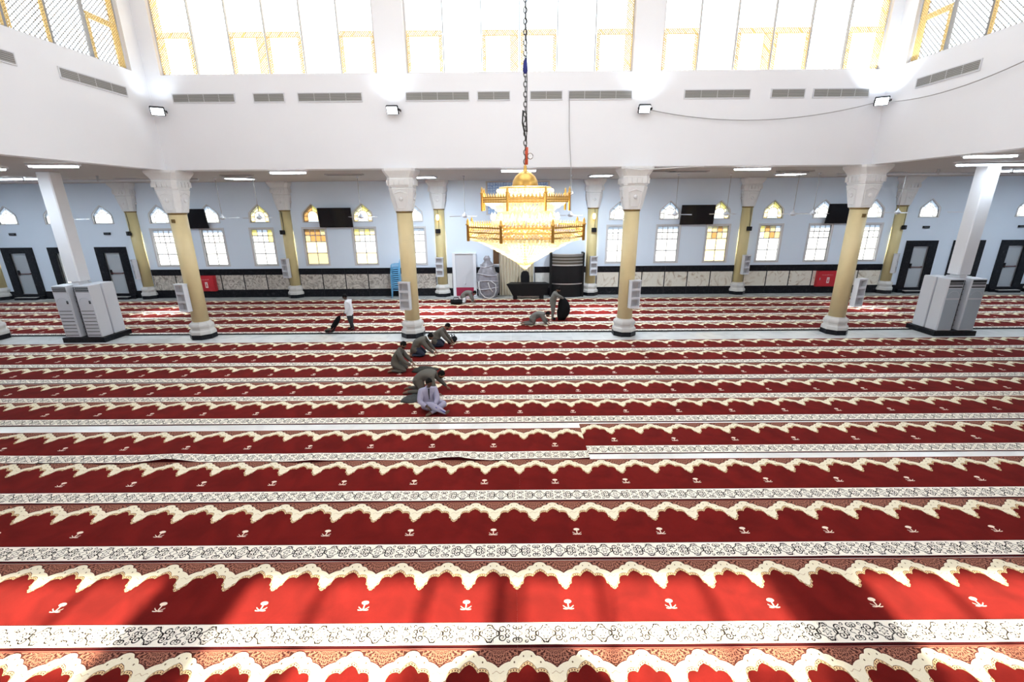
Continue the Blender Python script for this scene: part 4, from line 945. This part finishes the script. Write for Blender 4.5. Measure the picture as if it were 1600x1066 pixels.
def person(label, loc, J, fwd, mats, s=.95, beard=True, bare=True, loose=1.2, grip=.5, palm=((0,0,-1),(0,0,-1)), rad={}):
    """J: joint -> position (feet level 0); a skeleton grown into one body by the skin modifier"""
    skin, shirt, trous, shoe = mats
    J = {k: Vector(v) for k, v in J.items()}
    order = ['pelvis','waist','chest','neckb','neck','shL','elL','wrL','shR','elR','wrR','hipL','knL','anL','ballL','toeL','hipR','knR','anR','ballR','toeR']
    E_ = [('pelvis','waist'),('waist','chest'),('chest','neckb'),('neckb','neck')]
    for q in 'LR':
        E_ += [('chest','sh'+q),('sh'+q,'el'+q),('el'+q,'wr'+q),('pelvis','hip'+q),('hip'+q,'kn'+q),('kn'+q,'an'+q),('an'+q,'ball'+q),('ball'+q,'toe'+q)]
    RR = dict(RADII); RR.update(rad)
    idx = {k: i for i, k in enumerate(order)}
    me = bpy.data.meshes.new('skeleton'); me.from_pydata([J[k]*s for k in order], [(idx[a], idx[b]) for a, b in E_], [])
    ob = bpy.data.objects.new('skeleton', me); COL.objects.link(ob)
    md = ob.modifiers.new('skin', 'SKIN'); md.use_smooth_shade = True
    base = lambda k: k if k in RR else k[:-1]
    cloth = {'pelvis','waist','chest','sh','el','hip','kn'}
    for i, k in enumerate(order):
        rr_ = RR[base(k)]*s*(loose if base(k) in cloth else 1); me.skin_vertices[0].data[i].radius = (rr_, rr_)
        me.skin_vertices[0].data[i].use_root = (k == 'pelvis')
    sb = ob.modifiers.new('sub', 'SUBSURF'); sb.levels = 2; sb.render_levels = 2
    dg = bpy.context.evaluated_depsgraph_get(); bm_ = bpy.data.meshes.new_from_object(ob.evaluated_get(dg))
    bpy.data.objects.remove(ob)
    mb = MB(); mb.v = [tuple(v.co) for v in bm_.vertices]
    zone = {}
    for a, b in E_:
        zb = base(b); zone[(a, b)] = 1 if zb in ('waist','chest','sh','el','wr','neckb') else 0 if zb == 'neck' else 2 if zb in ('hip','kn','an') else 3
    def where(p):
        best = None
        for (a, b), z in zone.items():
            A, B = J[a]*s, J[b]*s; t = max(0, min(1, (p-A).dot(B-A)/max(1e-9, (B-A).length_squared))); ra, rb = RR[base(a)]*s, RR[base(b)]*s
            d = (p-A.lerp(B, t)).length/(ra+(rb-ra)*t)
            if best is None or d < best[0]: best = (d, z, t, b)
        z = best[1]
        if base(best[3]) == 'wr' and best[2] > .86: z = 0
        if base(best[3]) == 'hip' : z = 1
        if base(best[3]) == 'kn' and best[2] < .30: z = 1           # shirt tails
        if z == 3: z = 0 if bare else 3
        return z
    for p in bm_.polygons:
        mb.f.append(list(p.vertices)); mb.sm.append(True); c = sum((bm_.vertices[i].co for i in p.vertices), Vector())/len(p.vertices); mb.m.append(where(c))
    bpy.data.meshes.remove(bm_)
    r = thing('person', label, 'person', loc)
    hc = J['neck']*s + (Vector(J['head'])-J['neck'])*s
    M = head_mesh(mb, hc, fwd, s*1.02, 0, 4, 5)
    for q, pn in zip('LR', palm):
        hand(mb, J['wr'+q]*s, J.get('hd'+q, J['wr'+q]*2-J['el'+q])-J['wr'+q], pn, s*.98, 0, grip)
    mb.build('body', [skin, shirt, trous, shoe, EYE, LIP], r)
    hair_mesh(M, beard).build('hair', HAIRM, r)
    # collar ring round the neck
    a, b = J['neckb']*s, J['neck']*s; ax = (b-a).normalized(); p1 = a.lerp(b, .35)
    sd = ax.orthogonal().normalized(); s2 = ax.cross(sd)
    MB().tube([tuple(p1+.068*s*(sd*math.cos(t)+s2*math.sin(t))) for t in [2*PI*k/14 for k in range(15)]], .016*s, 6).build('collar', shirt, r)
    return r, J, s
def both(d):
    """fill R from L by mirroring y where R is not given"""
    o = dict(d)
    for k, v in d.items():
        if k.endswith('L') and k[:-1]+'R' not in d: o[k[:-1]+'R'] = (v[0], -v[1], v[2])
    return o
UN = (SKIN, GREY, NAVY, BLACK); UG = (SKIN, GREY, GREY, BLACK)
knees = dict(hipL=(-.16,.11,.27), knL=(.20,.15,.085), anL=(-.24,.13,.075), ballL=(-.33,.13,.05), toeL=(-.40,.13,.035))
person('person kneeling beside a black bag nearest the column, grey shirt and dark blue trousers', (-2.93,15.62,.012), both(dict(knees, pelvis=(-.18,0,.29), waist=(-.08,0,.44), chest=(.10,0,.60), neckb=(.22,0,.70), neck=(.27,0,.74), head=(.37,0,.80), shL=(.13,.19,.63), elL=(.30,.22,.38), wrL=(.50,.15,.17), hdL=(.57,.13,.07))), (.85,-.1,-.5), UN)
person('person leaning forward on knees, grey shirt, middle of the three by the column', (-3.42,14.55,.012), both(dict(knees, pelvis=(-.22,0,.36), waist=(-.08,0,.49), chest=(.13,0,.60), neckb=(.26,0,.66), neck=(.31,0,.68), head=(.42,0,.73), hipL=(-.2,.11,.33), shL=(.16,.19,.60), elL=(.34,.22,.36), wrL=(.54,.16,.15), hdL=(.62,.14,.05))), (.9,-.15,-.45), UN)
person('person kneeling upright over dark cloth on the carpet, all in olive grey', (-3.72,13.05,.012), both(dict(knees, pelvis=(-.16,0,.28), waist=(-.12,0,.44), chest=(-.02,0,.64), neckb=(.05,0,.78), neck=(.08,0,.82), head=(.15,0,.92), shL=(.0,.19,.69), elL=(.16,.24,.45), wrL=(.38,.13,.26), hdL=(.46,.11,.17))), (.85,-.15,-.5), UG)
person('person on hands and knees behind the seated person, grey shirt', (-2.72,11.42,.012), dict(pelvis=(-.15,0,.46), waist=(.04,0,.54), chest=(.26,0,.57), neckb=(.40,0,.58), neck=(.45,0,.57), head=(.56,0,.56), hipL=(-.14,.11,.42), hipR=(-.14,-.11,.42), knL=(-.02,.15,.085), knR=(.02,-.15,.085), anL=(-.44,.16,.085), anR=(-.40,-.14,.08), ballL=(-.52,.16,.055), ballR=(-.49,-.14,.05), toeL=(-.59,.16,.03), toeR=(-.56,-.14,.03), shL=(.29,.19,.54), shR=(.29,-.19,.54), elL=(.46,.24,.30), elR=(.36,-.24,.29), wrL=(.66,.22,.09), wrR=(.47,-.22,.07), hdL=(.75,.22,.03), hdR=(.56,-.21,.025)), (.85,-.2,-.5), UG)
r, J, s = person('person seated on the carpet in lavender shirt and trousers, one leg stretched', (-2.36,10.36,.012), dict(pelvis=(0,0,.13), waist=(0,0,.29), chest=(.0,-.02,.49), neckb=(.01,-.03,.62), neck=(.02,-.04,.67), head=(.05,-.07,.79), shL=(.17,.07,.545), shR=(-.17,-.10,.545), elL=(.25,-.09,.32), elR=(-.19,-.25,.32), wrL=(.20,-.30,.25), wrR=(.03,-.38,.25), hdL=(.14,-.36,.22), hdR=(.12,-.40,.20), hipL=(.09,.03,.125), hipR=(-.09,-.06,.125), knL=(.46,-.10,.21), anL=(.11,-.37,.07), ballL=(.05,-.43,.05), toeL=(-.01,-.48,.04), knR=(.20,-.36,.24), anR=(.50,-.40,.075), ballR=(.56,-.42,.12), toeR=(.60,-.43,.17)), (.55,-.80,-.12), (SKIND, LAV, LAV, BLACK), beard=False)
kn, an = J['knR']*s, J['anR']*s
MB().tube([tuple(kn.lerp(an, t)+Vector((0,-.05,.035))*(1-.35*t)) for t in (.15,.4,.7,.95)], .016, 6).build('blue_stripe', mat('blue_stripe', (.05,.05,.30), .8), r)
MB().tube([tuple(J['neckb']*s+Vector((.03,-.085,.02))), tuple(J['chest']*s+Vector((.05,-.155,.0))), tuple(J['waist']*s+Vector((.05,-.148,.06)))], [.022,.014,.010], 6).build('shirt_placket', DTROU, r)
person('person standing bent over, grey uniform, holding a big black bag upright', (1.55,19.42,.012), dict(pelvis=(0,0,.84), waist=(.02,0,.98), chest=(.09,0,1.18), neckb=(.15,0,1.31), neck=(.19,0,1.35), head=(.25,0,1.44), hipL=(0,.1,.80), hipR=(0,-.1,.80), knL=(.04,.11,.45), knR=(.02,-.11,.45), anL=(.02,.11,.08), anR=(-.02,-.11,.08), ballL=(.11,.12,.045), ballR=(.07,-.12,.045), toeL=(.18,.12,.03), toeR=(.14,-.12,.03), shL=(.11,.19,1.23), shR=(.11,-.19,1.23), elL=(.30,.24,1.06), elR=(.34,-.22,1.13), wrL=(.50,.14,1.03), wrR=(.50,-.06,1.02), hdL=(.58,.08,1.0), hdR=(.56,.0,.96)), (.8,-.25,-.6), (SKIN, GREYL, GREYL, BLACK), bare=False)
person('person crawling on the carpet before the standing one, grey uniform', (.80,18.55,.012), dict(pelvis=(-.20,0,.36), waist=(-.02,0,.46), chest=(.20,0,.50), neckb=(.34,0,.51), neck=(.39,0,.50), head=(.50,0,.50), hipL=(-.2,.11,.32), hipR=(-.2,-.11,.32), knL=(-.18,.15,.085), knR=(-.13,-.15,.085), anL=(-.58,.16,.08), anR=(-.54,-.14,.08), ballL=(-.67,.16,.055), ballR=(-.63,-.14,.05), toeL=(-.73,.16,.03), toeR=(-.70,-.14,.03), shL=(.23,.19,.48), shR=(.23,-.19,.48), elL=(.36,.23,.27), elR=(.32,-.24,.25), wrL=(.52,.2,.08), wrR=(.46,-.22,.07), hdL=(.61,.2,.03), hdR=(.55,-.21,.025)), (.85,-.2,-.45), (SKIN, GREYL, GREYL, BLACK))
person('person bending on knees near the wrapped machine, grey shirt and white trousers', (-2.70,23.15,.012), both(dict(pelvis=(-.15,0,.47), waist=(.03,0,.55), chest=(.23,0,.58), neckb=(.36,0,.58), neck=(.41,0,.57), head=(.52,0,.56), hipL=(-.14,.11,.42), knL=(-.02,.15,.085), anL=(-.42,.15,.08), ballL=(-.51,.15,.05), toeL=(-.58,.15,.03), shL=(.26,.19,.55), elL=(.36,.23,.31), wrL=(.44,.2,.09), hdL=(.52,.2,.03))), (.85,-.1,-.5), (SKIN, GREYL, WSHIRT, BLACK), beard=False)
person('person walking in a white shirt and dark trousers, pulling a vacuum cleaner', (-6.93,17.92,.012), dict(pelvis=(0,0,.84), waist=(.01,0,.99), chest=(-.01,0,1.19), neckb=(-.05,0,1.33), neck=(-.075,0,1.38), head=(-.125,0,1.48), hipL=(0,-.1,.80), hipR=(0,.1,.80), knL=(.03,-.10,.45), knR=(.0,.10,.45), anL=(.14,-.10,.09), anR=(-.04,.10,.085), ballL=(.05,-.10,.05), ballR=(-.13,.10,.045), toeL=(-.02,-.10,.035), toeR=(-.20,.10,.03), shL=(-.01,-.19,1.25), shR=(-.01,.19,1.25), elL=(.02,-.24,.99), elR=(-.08,.23,1.0), wrL=(-.12,-.22,.80), wrR=(-.22,.12,.82), hdL=(-.20,-.20,.74), hdR=(-.27,.06,.76)), (-.95,-.15,-.35), (SKIND, WSHIRT, DTROU, BLACK), beard=False, bare=False, grip=.9)
# things they handle
r = thing('vacuum_cleaner', 'black upright vacuum cleaner tilted on the carpet, held by the walker', 'vacuum cleaner', (-7.72,17.72,.012))
MB().tube([(.56,.0,.76),(.50,.0,.70),(.16,.0,.22)], .016, 8).build('handle', BLACK, r)
MB().tube([(.46,.0,.66),(.40,.0,.58),(.28,.0,.40),(.12,.0,.18),(.06,0,.10)], [.03,.085,.11,.10,.04], 12).build('dust_bag', BCLOTH, r)
MB().rbox(-.18,.14,-.16,.16,.003,.11,.03).build('floor_head', BLACK, r)
MB().tube([(.2,-.1,.2),(.0,-.3,.012),(-.3,-.2,.012),(-.5,.0,.012),(-.7,.2,.012)], .01, 6).build('power_cord', mat('dark_red_cord', (.16,.02,.02), .6), r)
r = thing('garbage_bag', 'big black bag held upright by the standing person', 'bag', (2.05,19.38,.012))
rr = random.Random(5); rings = []
for i in range(9):
    t = i/8; w = .30*math.sin(PI*min(1, .12+t*.86))**.6; z = .004+1.06*t
    rings.append([((w*.95+.02*rr.uniform(-1,1))*math.cos(a)-.10+.16*math.sin(t*2.4)-.10*t, (w*.75+.02*rr.uniform(-1,1))*math.sin(a), z) for a in [2*PI*k/18 for k in range(18)]])
MB().loft(rings, 0, True).build('bag_body', BCLOTH, r)
MB().tube([(-.16,0,1.0),(-.18,-.03,1.06),(-.15,-.02,1.10)], [.05,.06,.03], 8).build('gathered_neck', BCLOTH, r)
def duffel(loc, rz, L, w, h, label, strap=True):
    r = thing('bag', label, 'bag', loc, rz)
    rings = []
    for t in (0,.04,.2,.5,.8,.96,1):
        k = .55 if t in (0,1) else .9 if t in (.04,.96) else 1
        rings.append([(-L/2+L*t, w/2*k*math.cos(a), h/2+h/2*k*(math.sin(a) if math.sin(a) > -.8 else -.96)) for a in [2*PI*q/14 for q in range(14)]])
    MB().loft(rings, 0, True).build('bag_body', BCLOTH, r)
    for sy in (-1, 1): MB().tube([(-L*.25,sy*w*.3,h*.9),(-L*.18,sy*w*.2,h*1.35),(L*.18,sy*w*.2,h*1.35),(L*.25,sy*w*.3,h*.9)], .014, 6).build('strap', BLACK, r)
    MB().box(-L*.4, L*.4, -.008, .008, h*.985, h*1.005).build('zip', SILVER, r)
duffel((-2.50,16.02,.012), 1.2, .42, .26, .24, 'small black bag on the carpet beside the person nearest the column')
duffel((-3.15,22.86,.012), .15, .62, .30, .26, 'black bag on the carpet beside the person in white trousers')
def heap(loc, rz, a, b, h, label, seed, m=OLIVE):
    rr = random.Random(seed); mb = MB(); n, k = 22, 7; rings = []
    for i in range(k):
        t = 1-i/(k-1); z = h*(1-t**2.5)
        rings.append([(a*t*(1+.12*math.sin(3*q+seed)+.06*rr.uniform(-1,1))*math.cos(q), b*t*(1+.10*math.sin(4*q+seed)+.06*rr.uniform(-1,1))*math.sin(q), max(.002, z+(.25*h*rr.uniform(-1,1) if 0 < i < k-1 else 0))) for q in [2*PI*j/n for j in range(n)]])
    o = mb.loft(rings, 0, True).build('crumpled_cloth', m, None, loc); o.rotation_euler = (0,0,rz); tag(o, label, 'cloth', 'cloths on the carpet')
heap((-3.02,13.15,.013), .2, .42, .26, .10, 'dark crumpled cloth under the hands of the upright kneeling person', 2)
heap((-2.92,10.98,.013), .5, .30, .26, .09, 'dark grey crumpled cloth behind the seated person', 4, mat('dark_grey_cloth', (.05,.055,.055), .9, var=.3, scale=8, bump=.5, bscale=14))
